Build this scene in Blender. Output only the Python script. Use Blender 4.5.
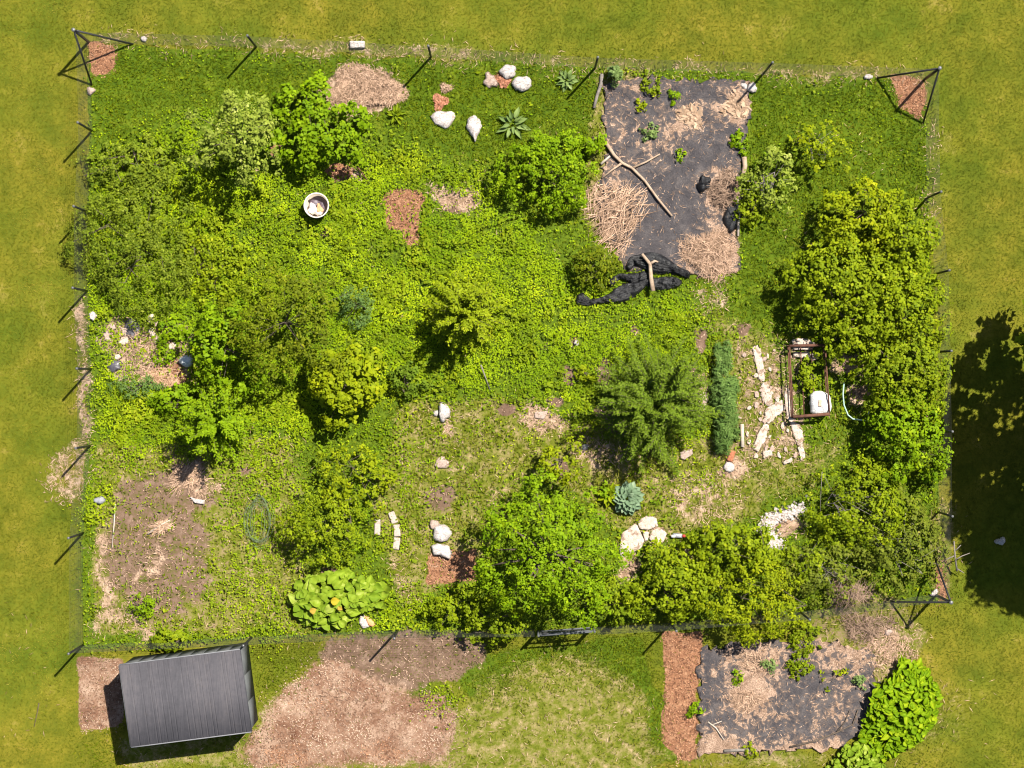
import bpy, math
import numpy as np
from mathutils import Vector
R = math.radians
for o in list(bpy.data.objects): bpy.data.objects.remove(o)
S = bpy.context.scene
COL = S.collection

# ------------------------------------------------------------------ camera, sky, sun, exposure
HC, PX = 65.0, 0.03                       # camera height, metres per pixel on the ground
cam = bpy.data.cameras.new('camera'); co = bpy.data.objects.new('camera', cam); COL.objects.link(co)
co.location = (0, 0, HC); cam.sensor_width = 36; cam.lens = 36 * HC / (1024 * PX)
cam.clip_start = 1; cam.clip_end = 3000; S.camera = co
SUN_EL, SUN_AZ = 60.0, math.degrees(math.atan2(0.67, 0.74))      # azimuth clockwise from +Y
w = bpy.data.worlds.new('World'); S.world = w; w.use_nodes = True
nt = w.node_tree; bg = nt.nodes['Background']
sk = nt.nodes.new('ShaderNodeTexSky'); sk.sky_type = 'NISHITA'; sk.sun_disc = False
sk.sun_elevation = R(SUN_EL); sk.sun_rotation = R(SUN_AZ)
nt.links.new(sk.outputs[0], bg.inputs[0]); bg.inputs[1].default_value = 0.05
sl = bpy.data.lights.new('sun', 'SUN'); so = bpy.data.objects.new('sun', sl); COL.objects.link(so)
sl.energy = 4.6; sl.angle = R(0.5); sl.color = (1.0, 0.95, 0.86)
a = R(SUN_AZ); e = R(SUN_EL)
sd = Vector((math.sin(a) * math.cos(e), math.cos(a) * math.cos(e), math.sin(e)))
so.rotation_euler = sd.to_track_quat('Z', 'Y').to_euler(); so.location = sd * 80
S.view_settings.view_transform = 'Standard'; S.view_settings.look = 'None'
S.view_settings.gamma = 1; S.view_settings.exposure = 1.17
S.render.engine = 'CYCLES'; S.cycles.filter_width = 1.1

# ------------------------------------------------------------------ helpers
def W(px, py, z=0.0):
    k = PX * (HC - z) / HC
    return np.array([(px - 512) * k, (384 - py) * k, z])
ORG = {}
def tag(o, label=None, cat=None, group=None, kind=None):
    if label: o['label'] = label
    if cat: o['category'] = cat
    if group: o['group'] = group
    if kind or label: o['kind'] = kind or 'thing'
    return o
def lab(o, t): o['label'] = t
def thing(name, label, cat, loc, group=None):
    o = bpy.data.objects.new(name, None); COL.objects.link(o)
    o.empty_display_size = 0.2; o.location = loc; ORG[o.name] = np.array(loc, float)
    return tag(o, label, cat, group)
def rng_(s): return np.random.default_rng(s)
def unit(v): return v / np.maximum(np.linalg.norm(v, axis=-1, keepdims=True), 1e-9)

def mesh_np(name, V, F, mat, parent=None, org=None, tint=None, smooth=False):
    """F: list of integer arrays, each (m, n)."""
    if not isinstance(F, list): F = [F]
    F = [np.asarray(f, np.int32) for f in F if len(f)]
    V = np.asarray(V, float)
    if parent is not None: org = ORG[parent.name]
    if org is None: org = np.zeros(3)
    org = np.asarray(org, float)
    me = bpy.data.meshes.new(name)
    me.vertices.add(len(V)); me.vertices.foreach_set('co', (V - org).astype(np.float32).ravel())
    lv = np.concatenate([f.ravel() for f in F]); tot = np.concatenate([np.full(len(f), f.shape[1]) for f in F])
    st = np.concatenate([[0], np.cumsum(tot)[:-1]])
    me.loops.add(len(lv)); me.loops.foreach_set('vertex_index', lv)
    me.polygons.add(len(tot)); me.polygons.foreach_set('loop_start', st.astype(np.int32))
    me.polygons.foreach_set('loop_total', tot.astype(np.int32))
    if smooth: me.polygons.foreach_set('use_smooth', np.ones(len(tot), bool))
    me.update(calc_edges=True); me.validate()
    if tint is not None and len(tint) == len(me.polygons):
        at = me.attributes.new('tint', 'FLOAT', 'FACE'); at.data.foreach_set('value', np.asarray(tint, np.float32))
    me.materials.append(mat)
    o = bpy.data.objects.new(name, me); COL.objects.link(o)
    if parent is not None: o.parent = parent
    else: o.location = org
    ORG[o.name] = org
    return o

class MB:
    def __init__(s): s.V = []; s.Q = []; s.T = []; s.N = []; s.n = 0
    def add(s, V, Q=None, T=None, N=None):
        V = np.asarray(V, float)
        if Q is not None and len(Q): s.Q.append(np.asarray(Q) + s.n)
        if T is not None and len(T): s.T.append(np.asarray(T) + s.n)
        for p in (N or []): s.N.append(np.asarray(p)[None] + s.n)
        s.V.append(V); s.n += len(V)
    def tube(s, P, r, n=7, cap=True):
        P = np.asarray(P, float); m = len(P); r = np.broadcast_to(np.asarray(r, float), (m,))
        t = unit(np.gradient(P, axis=0))
        up = np.where(np.abs(t[:, 2:3]) > 0.9, np.array([[1., 0, 0]]), np.array([[0, 0, 1.]]))
        up = np.broadcast_to(up[:1], t.shape)
        b = unit(np.cross(t, up) + 1e-6); c = np.cross(t, b)
        th = np.arange(n) * 2 * math.pi / n
        V = P[:, None] + r[:, None, None] * (np.cos(th)[None, :, None] * b[:, None] + np.sin(th)[None, :, None] * c[:, None])
        i = np.arange(m - 1)[:, None] * n; j = np.arange(n)[None]; k = (j + 1) % n
        Q = np.stack([i + j, i + k, i + n + k, i + n + j], -1).reshape(-1, 4)
        s.add(V.reshape(-1, 3), Q, N=[np.arange(n)[::-1], (m - 1) * n + np.arange(n)] if cap else None)
    def box(s, c, size, rz=0.0, bev=0.0, tilt=0.0):
        x, y, z = np.array(size) / 2
        if bev:
            o = [(x - bev, y), (x, y - bev), (x, -y + bev), (x - bev, -y), (-x + bev, -y), (-x, -y + bev), (-x, y - bev), (-x + bev, y)][::-1]
            r = [(1, -z), (1, z - bev), ((min(x, y) - bev) / min(x, y), z)]
            V = np.array([(p[0] * k, p[1] * k, h) for k, h in r for p in o]); n = 8
        else:
            o = [(-x, -y), (x, -y), (x, y), (-x, y)]; n = 4
            V = np.array([(p[0], p[1], h) for h in (-z, z) for p in o])
        m = len(V) // n
        if tilt:
            ct, st = math.cos(tilt), math.sin(tilt); V = np.stack([V[:, 0], V[:, 1] * ct - V[:, 2] * st, V[:, 1] * st + V[:, 2] * ct], 1)
        cr, sr = math.cos(rz), math.sin(rz)
        V = np.stack([V[:, 0] * cr - V[:, 1] * sr, V[:, 0] * sr + V[:, 1] * cr, V[:, 2]], 1) + np.array(c)
        Q = [(i * n + j, i * n + (j + 1) % n, (i + 1) * n + (j + 1) % n, (i + 1) * n + j) for i in range(m - 1) for j in range(n)]
        s.add(V, Q, N=[np.arange(n)[::-1], (m - 1) * n + np.arange(n)])
    def lathe(s, c, prof, n=32):
        th = np.arange(n) * 2 * math.pi / n; m = len(prof)
        V = np.array([[(r * math.cos(t), r * math.sin(t), z) for t in th] for r, z in prof]).reshape(-1, 3) + np.array(c)
        Q = [(i * n + j, i * n + (j + 1) % n, (i + 1) * n + (j + 1) % n, (i + 1) * n + j) for i in range(m - 1) for j in range(n)]
        s.add(V, Q)
    def build(s, name, mat, parent=None, org=None, smooth=False, tint=None):
        F = ([np.concatenate(s.Q)] if s.Q else []) + ([np.concatenate(s.T)] if s.T else []) + s.N
        return mesh_np(name, np.concatenate(s.V), F, mat, parent, org, tint, smooth)

def vnoise(x, y, scale, seed, oct=3):
    """value noise in about 0..1; x, y in metres, scale = feature size in metres"""
    out = 0; amp = 1; tot = 0
    for k in range(oct):
        g = rng_(seed * 17 + k).random((256, 256))
        u = np.asarray(x) / scale * 2**k + 1000.37; v = np.asarray(y) / scale * 2**k + 1000.71
        i = np.floor(u).astype(int); j = np.floor(v).astype(int); fu = u - i; fv = v - j
        fu = fu * fu * (3 - 2 * fu); fv = fv * fv * (3 - 2 * fv)
        n = (g[i % 256, j % 256] * (1 - fu) + g[(i + 1) % 256, j % 256] * fu) * (1 - fv) + (g[i % 256, (j + 1) % 256] * (1 - fu) + g[(i + 1) % 256, (j + 1) % 256] * fu) * fv
        out = out + amp * n; tot += amp; amp *= 0.55
    return out / tot
def inpoly(X, Y, P):
    P = np.asarray(P, float); ins = np.zeros(np.shape(X), bool)
    for (x0, y0), (x1, y1) in zip(P, np.roll(P, -1, 0)):
        if y0 == y1: continue
        ins ^= ((Y < y0) != (Y < y1)) & (X < (x1 - x0) * (Y - y0) / (y1 - y0) + x0)
    return ins
def E(cx, cy, rx, ry, n=20, rot=0, jit=0.0, seed=1):
    g = rng_(seed); t = np.arange(n) * 2 * math.pi / n; k = 1 + jit * .75 * sum(g.normal() * np.sin(h * t + g.random() * 6.28) / h ** .5 for h in (2, 3, 5))
    x = np.cos(t) * rx * k; y = np.sin(t) * ry * k; c, s = math.cos(rot), math.sin(rot)
    return np.stack([cx + x * c - y * s, cy + x * s + y * c], 1)
def resample(P, n):
    P = np.asarray(P, float); Q = np.vstack([P, P[:1]]); d = np.concatenate([[0], np.cumsum(np.linalg.norm(np.diff(Q, axis=0), axis=1))])
    t = np.arange(n) / n * d[-1]
    return np.stack([np.interp(t, d, Q[:, 0]), np.interp(t, d, Q[:, 1])], 1)

# ------------------------------------------------------------------ materials
def newmat(name):
    m = bpy.data.materials.new(name); m.use_nodes = True
    t = m.node_tree; return m, t, t.nodes['Principled BSDF']
def nd(t, typ, **kw):
    n = t.nodes.new(typ)
    for k, v in kw.items(): setattr(n, k, v)
    return n
def noise(t, scale, detail=3, rough=0.6, coord='Object', dist=0.0, vec=None):
    if vec is None:
        c = nd(t, 'ShaderNodeTexCoord'); vec = c.outputs[coord]
    n = nd(t, 'ShaderNodeTexNoise'); n.inputs['Scale'].default_value = scale; n.inputs['Detail'].default_value = detail
    n.inputs['Roughness'].default_value = rough; n.inputs['Distortion'].default_value = dist
    t.links.new(vec, n.inputs['Vector']); return n.outputs['Fac']
def ramp(t, fac, stops):
    r = nd(t, 'ShaderNodeValToRGB'); el = r.color_ramp.elements
    while len(el) < len(stops): el.new(0.5)
    for x, (p, c) in zip(el, stops): x.position = p; x.color = (*c, 1) if len(c) == 3 else c
    t.links.new(fac, r.inputs[0]); return r.outputs[0]
def mixc(t, fac, A, B, mode='MIX'):
    m = nd(t, 'ShaderNodeMix', data_type='RGBA', blend_type=mode)
    for v, s in ((fac, m.inputs[0]), (A, m.inputs[6]), (B, m.inputs[7])):
        if isinstance(v, bpy.types.NodeSocket): t.links.new(v, s)
        elif isinstance(v, (int, float)): s.default_value = v
        else: s.default_value = (*v, 1)
    return m.outputs[2]
def mth(t, op, A, B=None, C=None, clamp=False):
    m = nd(t, 'ShaderNodeMath', operation=op); m.use_clamp = clamp
    for v, s in zip((A, B, C), m.inputs):
        if v is None: continue
        if isinstance(v, bpy.types.NodeSocket): t.links.new(v, s)
        else: s.default_value = v
    return m.outputs[0]
def sstep(t, v, lo, hi):
    m = nd(t, 'ShaderNodeMapRange', interpolation_type='SMOOTHSTEP'); t.links.new(v, m.inputs[0])
    m.inputs[1].default_value = lo; m.inputs[2].default_value = hi; return m.outputs[0]
def bump(t, b, h, strength=0.5, dist=0.02):
    n = nd(t, 'ShaderNodeBump'); n.inputs['Strength'].default_value = strength; n.inputs['Distance'].default_value = dist
    t.links.new(h, n.inputs['Height']); t.links.new(n.outputs[0], b.inputs['Normal'])
MATS = {}
def leafmat(name, c0, c1, c2=None, trans=0.2, rough=0.6, spec=0.08):
    if name in MATS: return MATS[name]
    m, t, b = newmat(name)
    at = nd(t, 'ShaderNodeAttribute', attribute_name='tint')
    st = [(0.0, c0), (0.75, c1), (1.0, c2 or c1)]
    c = ramp(t, at.outputs['Fac'], st)
    n = noise(t, 1.1, 2); c = mixc(t, 1.0, c, ramp(t, n, [(0.3, (.86, .88, .8)), (0.7, (1.1, 1.08, 1.05))]), 'MULTIPLY')
    t.links.new(c, b.inputs['Base Color']); b.inputs['Roughness'].default_value = rough
    b.inputs['Specular IOR Level'].default_value = spec
    tr = nd(t, 'ShaderNodeBsdfTranslucent'); tc = mixc(t, 1.0, c, (1.15, 1.05, 0.55), 'MULTIPLY'); t.links.new(tc, tr.inputs[0])
    mx = nd(t, 'ShaderNodeMixShader'); mx.inputs[0].default_value = trans
    t.links.new(b.outputs[0], mx.inputs[1]); t.links.new(tr.outputs[0], mx.inputs[2])
    t.links.new(mx.outputs[0], t.nodes['Material Output'].inputs[0])
    MATS[name] = m; return m
def plain(name, c0, c1, scale=6, rough=0.8, spec=0.3, metal=0.0, bstr=0.4, bd=0.01, c2=None, fine=40):
    if name in MATS: return MATS[name]
    m, t, b = newmat(name)
    n = noise(t, scale, 5); f = noise(t, fine, 3)
    s = [(0.3, c0), (0.65, c1)] + ([(0.8, c2)] if c2 else [])
    c = ramp(t, mth(t, 'ADD', mth(t, 'MULTIPLY', n, .7), mth(t, 'MULTIPLY', f, .3)), s)
    t.links.new(c, b.inputs['Base Color']); b.inputs['Roughness'].default_value = rough
    b.inputs['Specular IOR Level'].default_value = spec; b.inputs['Metallic'].default_value = metal
    bump(t, b, mth(t, 'ADD', n, f), bstr, bd)
    MATS[name] = m; return m
def strawmat(name, c0, c1):
    if name in MATS: return MATS[name]
    m, t, b = newmat(name); at = nd(t, 'ShaderNodeAttribute', attribute_name='tint')
    t.links.new(ramp(t, at.outputs['Fac'], [(0, c0), (1, c1)]), b.inputs['Base Color']); b.inputs['Roughness'].default_value = .75
    b.inputs['Specular IOR Level'].default_value = .2
    MATS[name] = m; return m

L = dict(
  pale=leafmat('leaf_pale', (.13, .18, .02), (.25, .30, .04), (.36, .39, .10)),
  bright=leafmat('leaf_bright', (0.096, 0.177, 0.003), (0.192, 0.291, 0.004), (0.288, 0.365, 0.006)),
  mid=leafmat('leaf_mid', (0.102, 0.154, 0.005), (0.204, 0.257, 0.006), (0.3, 0.331, 0.012)),
  bramble=leafmat('leaf_bramble', (.09, .135, .010), (.18, .228, .014), (.26, .30, .035)),
  hedge=leafmat('leaf_hedge', (0.108, 0.16, 0.004), (0.228, 0.285, 0.006), (0.324, 0.353, 0.012)),
  olive=leafmat('leaf_olive', (.075, .10, .005), (.155, .19, .006), (.24, .24, .012)),
  yellow=leafmat('leaf_yellow', (0.144, 0.194, 0.004), (0.252, 0.296, 0.005), (0.36, 0.365, 0.008)),
  blue=leafmat('leaf_bluegreen', (0.075, 0.14, 0.03), (0.135, 0.217, 0.05), (0.225, 0.308, 0.09)),
  fine=leafmat('leaf_fine_green', (0.075, 0.125, 0.008), (0.138, 0.206, 0.014), (0.2, 0.263, 0.03)),
  twig=leafmat('leaf_dull', (.09, .12, .012), (.17, .20, .018), (.27, .24, .06)),
  glaucous=leafmat('leaf_glaucous', (.12, .19, .11), (.19, .27, .17), (.26, .34, .22)),
  sage=leafmat('leaf_sage', (.11, .17, .05), (.19, .26, .08), (.25, .32, .12)),
  squash=leafmat('leaf_squash', (.13, .21, .012), (.22, .30, .022), (.32, .38, .07)),
  comfrey=leafmat('leaf_comfrey', (.11, .20, .003), (.19, .29, .004), (.27, .34, .008)),
  lush=leafmat('weed_leaf', (0.13, 0.215, 0.003), (0.268, 0.36, 0.004), (0.39, 0.45, 0.008)),
  grassg=leafmat('meadow_blade', (0.078, 0.117, 0.003), (0.144, 0.184, 0.004), (0.252, 0.24, 0.012)),
  lawn=leafmat('lawn_blade', (.072, .092, .005), (.136, .145, .007), (.265, .225, .030)),
  dry=leafmat('dry_blade', (.11, .135, .006), (.20, .20, .02), (.32, .26, .07), trans=.15),
  yleaf=leafmat('leaf_withered', (.40, .30, .02), (.36, .30, .03), (.42, .24, .05)),
)
BARK = plain('bark', (.05, .035, .025), (.13, .10, .075), 8, .9)
GREYBARK = plain('grey_bark', (.12, .10, .085), (.24, .21, .18), 8, .9)
WOODDRY = plain('dry_wood', (.22, .15, .10), (.42, .31, .22), 5, .8)
WOODPALE = plain('pale_wood', (.32, .26, .20), (.50, .43, .35), 5, .8)
METAL = plain('post_metal', (.012, .012, .014), (.03, .03, .033), 10, .5, .4, .3)
GREYTUBE = plain('grey_tube', (.06, .065, .07), (.11, .115, .12), 10, .7, .2, 0)
GALV = plain('cap_metal', (.09, .09, .095), (.16, .16, .16), 12, .45, .5, .4)
RUST = plain('rusty_iron', (.06, .026, .018), (.15, .07, .045), 9, .85, .2, c2=(.25, .16, .11))
STONE = plain('white_stone', (.30, .25, .22), (.60, .55, .52), 14, .9, .2, 0, 1.0, .03, c2=(.68, .65, .62), fine=30)
PINKSTONE = plain('pink_stone', (.26, .18, .14), (.48, .37, .31), 9, .9, .2, 0, 1.0, .03, fine=30)
CONC = plain('broken_concrete', (.32, .24, .19), (.58, .49, .41), 9, .9, .2, 0, .9, .03, c2=(.66, .59, .53), fine=25)
GREYSTONE = plain('grey_stone', (.16, .16, .17), (.34, .34, .36), 9, .9)
BRICK = plain('red_brick', (.22, .07, .035), (.42, .17, .09), 9, .95, .2, 0, 1.0, .03, fine=26)
PAVER = plain('paver', (.30, .24, .20), (.46, .39, .33), 9, .9, .2)
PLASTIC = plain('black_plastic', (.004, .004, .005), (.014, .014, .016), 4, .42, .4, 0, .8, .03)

def stain(m, dark, sc, lo=.5, hi=.62, amt=.85):
    t = m.node_tree; b = t.nodes['Principled BSDF']; l = b.inputs['Base Color'].links[0].from_socket
    n = noise(t, sc, 5, .7, dist=.6); t.links.new(mixc(t, mth(t, 'MULTIPLY', sstep(t, n, lo, hi), amt), l, dark), b.inputs['Base Color'])
stain(CONC, (.20, .13, .085), 3.5, .5, .6); stain(STONE, (.26, .20, .16), 6, .54, .64, .8); stain(PINKSTONE, (.16, .11, .075), 7, .52, .62); stain(PAVER, (.2, .15, .11), 8, .54, .66, .7)
# ------------------------------------------------------------------ zone maps of the ground (what grows or lies where)
GX = np.arange(-140, 1166, 2.0); GY = np.arange(-140, 910, 2.0)
MX, MY = np.meshgrid(GX, GY, indexing='ij')
WX = (MX - 512) * PX; WY = (384 - MY) * PX
def blur(A, k):
    for ax in (0, 1):
        for _ in range(2):
            P = np.pad(A, [(k + 1, k) if i == ax else (0, 0) for i in (0, 1)], mode='edge'); c = np.cumsum(P, ax)
            A = (np.take(c, range(2 * k + 1, c.shape[ax]), ax) - np.take(c, range(0, c.shape[ax] - 2 * k - 1), ax)) / (2 * k + 1)
    return A
JX = (vnoise(WX, WY, 0.6, 5) - .5) * 26; JY = (vnoise(WX, WY, 0.6, 6) - .5) * 26
def zone(polys, k=2, jit=1.0):
    A = np.zeros(MX.shape)
    for p in polys:
        s = 1.0
        if isinstance(p, tuple) and isinstance(p[0], (list, np.ndarray)): p, s = p
        A = np.maximum(A, s * inpoly(MX + JX * jit, MY + JY * jit, p))
    return blur(A, k)
def strip(pts, wd):
    P = np.array(pts, float); t = unit(np.gradient(P, axis=0)); n = np.stack([-t[:, 1], t[:, 0]], 1) * wd / 2
    return np.vstack([P + n, (P - n)[::-1]])
GARDEN = [(89, 44), (340, 55), (600, 66), (925, 80), (930, 240), (938, 400), (939, 600), (800, 612), (600, 626), (400, 632), (240, 640), (82, 650), (80, 530), (88, 380), (88, 200)]
Z = {}
Z['garden'] = zone([GARDEN], 1, .25)
Z['lush'] = zone([[(100, 160), (190, 110), (230, 170), (390, 150), (480, 170), (520, 220), (570, 260), (600, 300), (690, 295), (740, 350), (610, 400), (500, 395), (380, 400), (300, 440), (200, 430), (95, 430), (95, 330)],
                  [(95, 400), (200, 400), (180, 460), (105, 480)], ([(200, 430), (300, 430), (300, 560), (290, 640), (190, 640), (215, 540)], .62), ([(370, 440), (440, 430), (430, 530), (330, 580)], .45),
                  E(395, 605, 32, 20), ([(520, 380), (720, 380), (720, 440), (540, 440)], .6), E(95, 500, 18, 25), E(820, 690, 20, 14), E(140, 610, 14, 16), E(165, 640, 22, 12),
                  ([(420, 600), (470, 560), (480, 640), (420, 640)], .6), E(440, 705, 25, 12), E(700, 480, 25, 12)], 5)
Z['dark'] = zone([[(92, 50), (600, 70), (600, 200), (480, 165), (380, 130), (230, 100), (100, 160)], [(745, 80), (922, 86), (925, 250), (830, 260), (800, 340), (740, 330), (745, 200)],
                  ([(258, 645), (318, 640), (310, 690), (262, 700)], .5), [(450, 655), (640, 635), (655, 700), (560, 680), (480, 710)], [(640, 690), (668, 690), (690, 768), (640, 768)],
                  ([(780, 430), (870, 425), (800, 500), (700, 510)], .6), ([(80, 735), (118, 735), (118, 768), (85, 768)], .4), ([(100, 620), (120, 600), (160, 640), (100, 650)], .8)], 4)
Z['dry'] = 1.0 * zone([strip([(96, 38), (250, 44), (420, 53), (560, 62)], 12), strip([(560, 66), (750, 72), (930, 82)], 12), [(400, 400), (520, 400), (530, 470), (480, 560), (400, 620), (370, 500)], [(500, 410), (720, 440), (760, 520), (640, 540), (540, 470)], ([(780, 440), (870, 430), (820, 500), (720, 510)], .55),
                 ([(470, 705), (560, 670), (650, 690), (655, 775), (430, 775)], 1), ([(450, 660), (600, 640), (640, 690), (480, 700)], .5), [(95, 440), (220, 440), (240, 630), (90, 640)], ([(200, 430), (300, 430), (330, 640), (190, 640)], .6),
                 [(580, 170), (600, 80), (640, 80), (620, 250), (590, 240)], ([(700, 290), (780, 330), (800, 470), (710, 470)], .6), ([(870, 640), (1000, 690), (960, 768), (850, 768)], .45), [(790, 612), (905, 596), (930, 640), (880, 690), (825, 655)], ([(560, 740), (860, 750), (860, 768), (560, 768)], .8),
                 ([(930, 500), (955, 500), (955, 600), (930, 600)], .8), ([(0, 560), (40, 640), (60, 720), (0, 768)], .25), [(115, 740), (250, 740), (260, 768), (120, 768)]], 5)
Z['soil'] = .74 * zone([([(738, 340), (800, 345), (806, 458), (728, 470)], .62), ([(112, 486), (165, 468), (165, 442), (200, 462), (222, 494), (200, 520), (215, 560), (200, 600), (150, 622), (105, 590), (98, 545), (110, 520)], .86), ([(88, 540), (120, 480), (230, 500), (245, 640), (90, 640)], .45),
                  [(320, 636), (400, 632), (480, 634), (484, 662), (440, 688), (320, 692)], 
                  E(440, 500, 12, 18, rot=.3), (E(160, 610, 30, 14), .6)], 2)
Z['soil'] = np.maximum(Z['soil'], zone([([(800, 612), (900, 598), (925, 636), (880, 690), (825, 652)], .42), E(569, 375, 7, 12), E(604, 373, 8, 17), E(575, 342, 6, 6), E(545, 346, 4, 4), E(635, 330, 4, 5), E(155, 375, 18, 12), E(555, 400, 8, 5), E(342, 173, 16, 9), E(275, 148, 9, 9), E(505, 410, 10, 7), E(605, 412, 12, 8), E(620, 425, 14, 8), E(560, 470, 10, 10), E(700, 340, 6, 14), E(690, 372, 6, 8), E(245, 470, 8, 5), E(330, 570, 8, 5), E(455, 205, 16, 9), E(745, 330, 8, 8), E(325, 235, 5, 5)], 1, .3))
Z['chip'] = zone([[(240, 768), (245, 740), (275, 700), (330, 672), (420, 690), (465, 716), (445, 768)], E(330, 680, 28, 20)], 6, 1)
Z['chip'] = np.maximum(Z['chip'], 1.15 * zone([[(77, 657), (122, 659), (122, 722), (115, 728), (81, 730)]], 1, .15))
Z['mulch'] = zone([(E(285, 756, 26, 13, jit=.2), .5), (E(382, 752, 24, 14, jit=.2), .5), (E(310, 705, 24, 6), .42), [(663, 630), (700, 634), (697, 758), (680, 762), (664, 740)], [(386, 198), (398, 188), (422, 190), (420, 242), (405, 244), (400, 225), (386, 228)], [(88, 40), (116, 44), (113, 70), (90, 74)], [(893, 76), (928, 80), (920, 118), (898, 104)],
                   [(430, 556), (475, 545), (472, 580), (428, 586)], E(340, 172, 14, 10), E(275, 148, 8, 8), E(728, 455, 6, 8), (E(500, 80, 8, 6), 1), E(170, 375, 16, 12), [(940, 560), (948, 560), (945, 598), (935, 598)]], 1, .5)
Z['pale'] = zone([E(363, 90, 40, 24), (strip([(96, 38), (250, 44), (420, 53), (560, 62)], 9), .5), (strip([(560, 66), (750, 72), (930, 82)], 9), .5), (strip([(925, 115), (928, 180), (932, 235)], 8), .6), ([(46, 462), (85, 428), (88, 502), (42, 502)], .5), ([(76, 300), (88, 300), (88, 430), (78, 430)], .8),
                  ([(588, 180), (606, 178), (625, 265), (596, 245)], .6), ([(690, 285), (730, 285), (730, 310), (695, 308)], .5), ([(742, 340), (800, 345), (806, 458), (738, 470)], .38), ([(100, 318), (165, 318), (198, 330), (196, 378), (150, 390), (103, 376)], .6),
                  (E(895, 640, 26, 16), .55), (E(885, 660, 24, 14), .5), (strip([(100, 520), (103, 600), (92, 640)], 16), .6), (strip([(92, 600), (130, 615), (150, 640)], 20), .6), (strip([(392, 560), (398, 585), (412, 610)], 16), .6), E(160, 372, 18, 12),
                  (E(700, 500, 40, 30), .45), (E(540, 420, 25, 14), .8), (E(600, 455, 30, 15), .6), E(655, 535, 14, 12), E(680, 555, 12, 8), E(783, 522, 22, 10), E(850, 365, 18, 12), E(205, 490, 14, 10), (E(150, 565, 12, 30, rot=.4), .5), (E(455, 200, 22, 14), .8), (E(437, 190, 10, 8), .8), E(358, 178, 10, 8), E(190, 475, 14, 8), (E(700, 390, 10, 20), .7), E(860, 395, 15, 10), (E(446, 430, 10, 14), .7), E(730, 465, 14, 8), E(625, 568, 10, 12)], 2)

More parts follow.
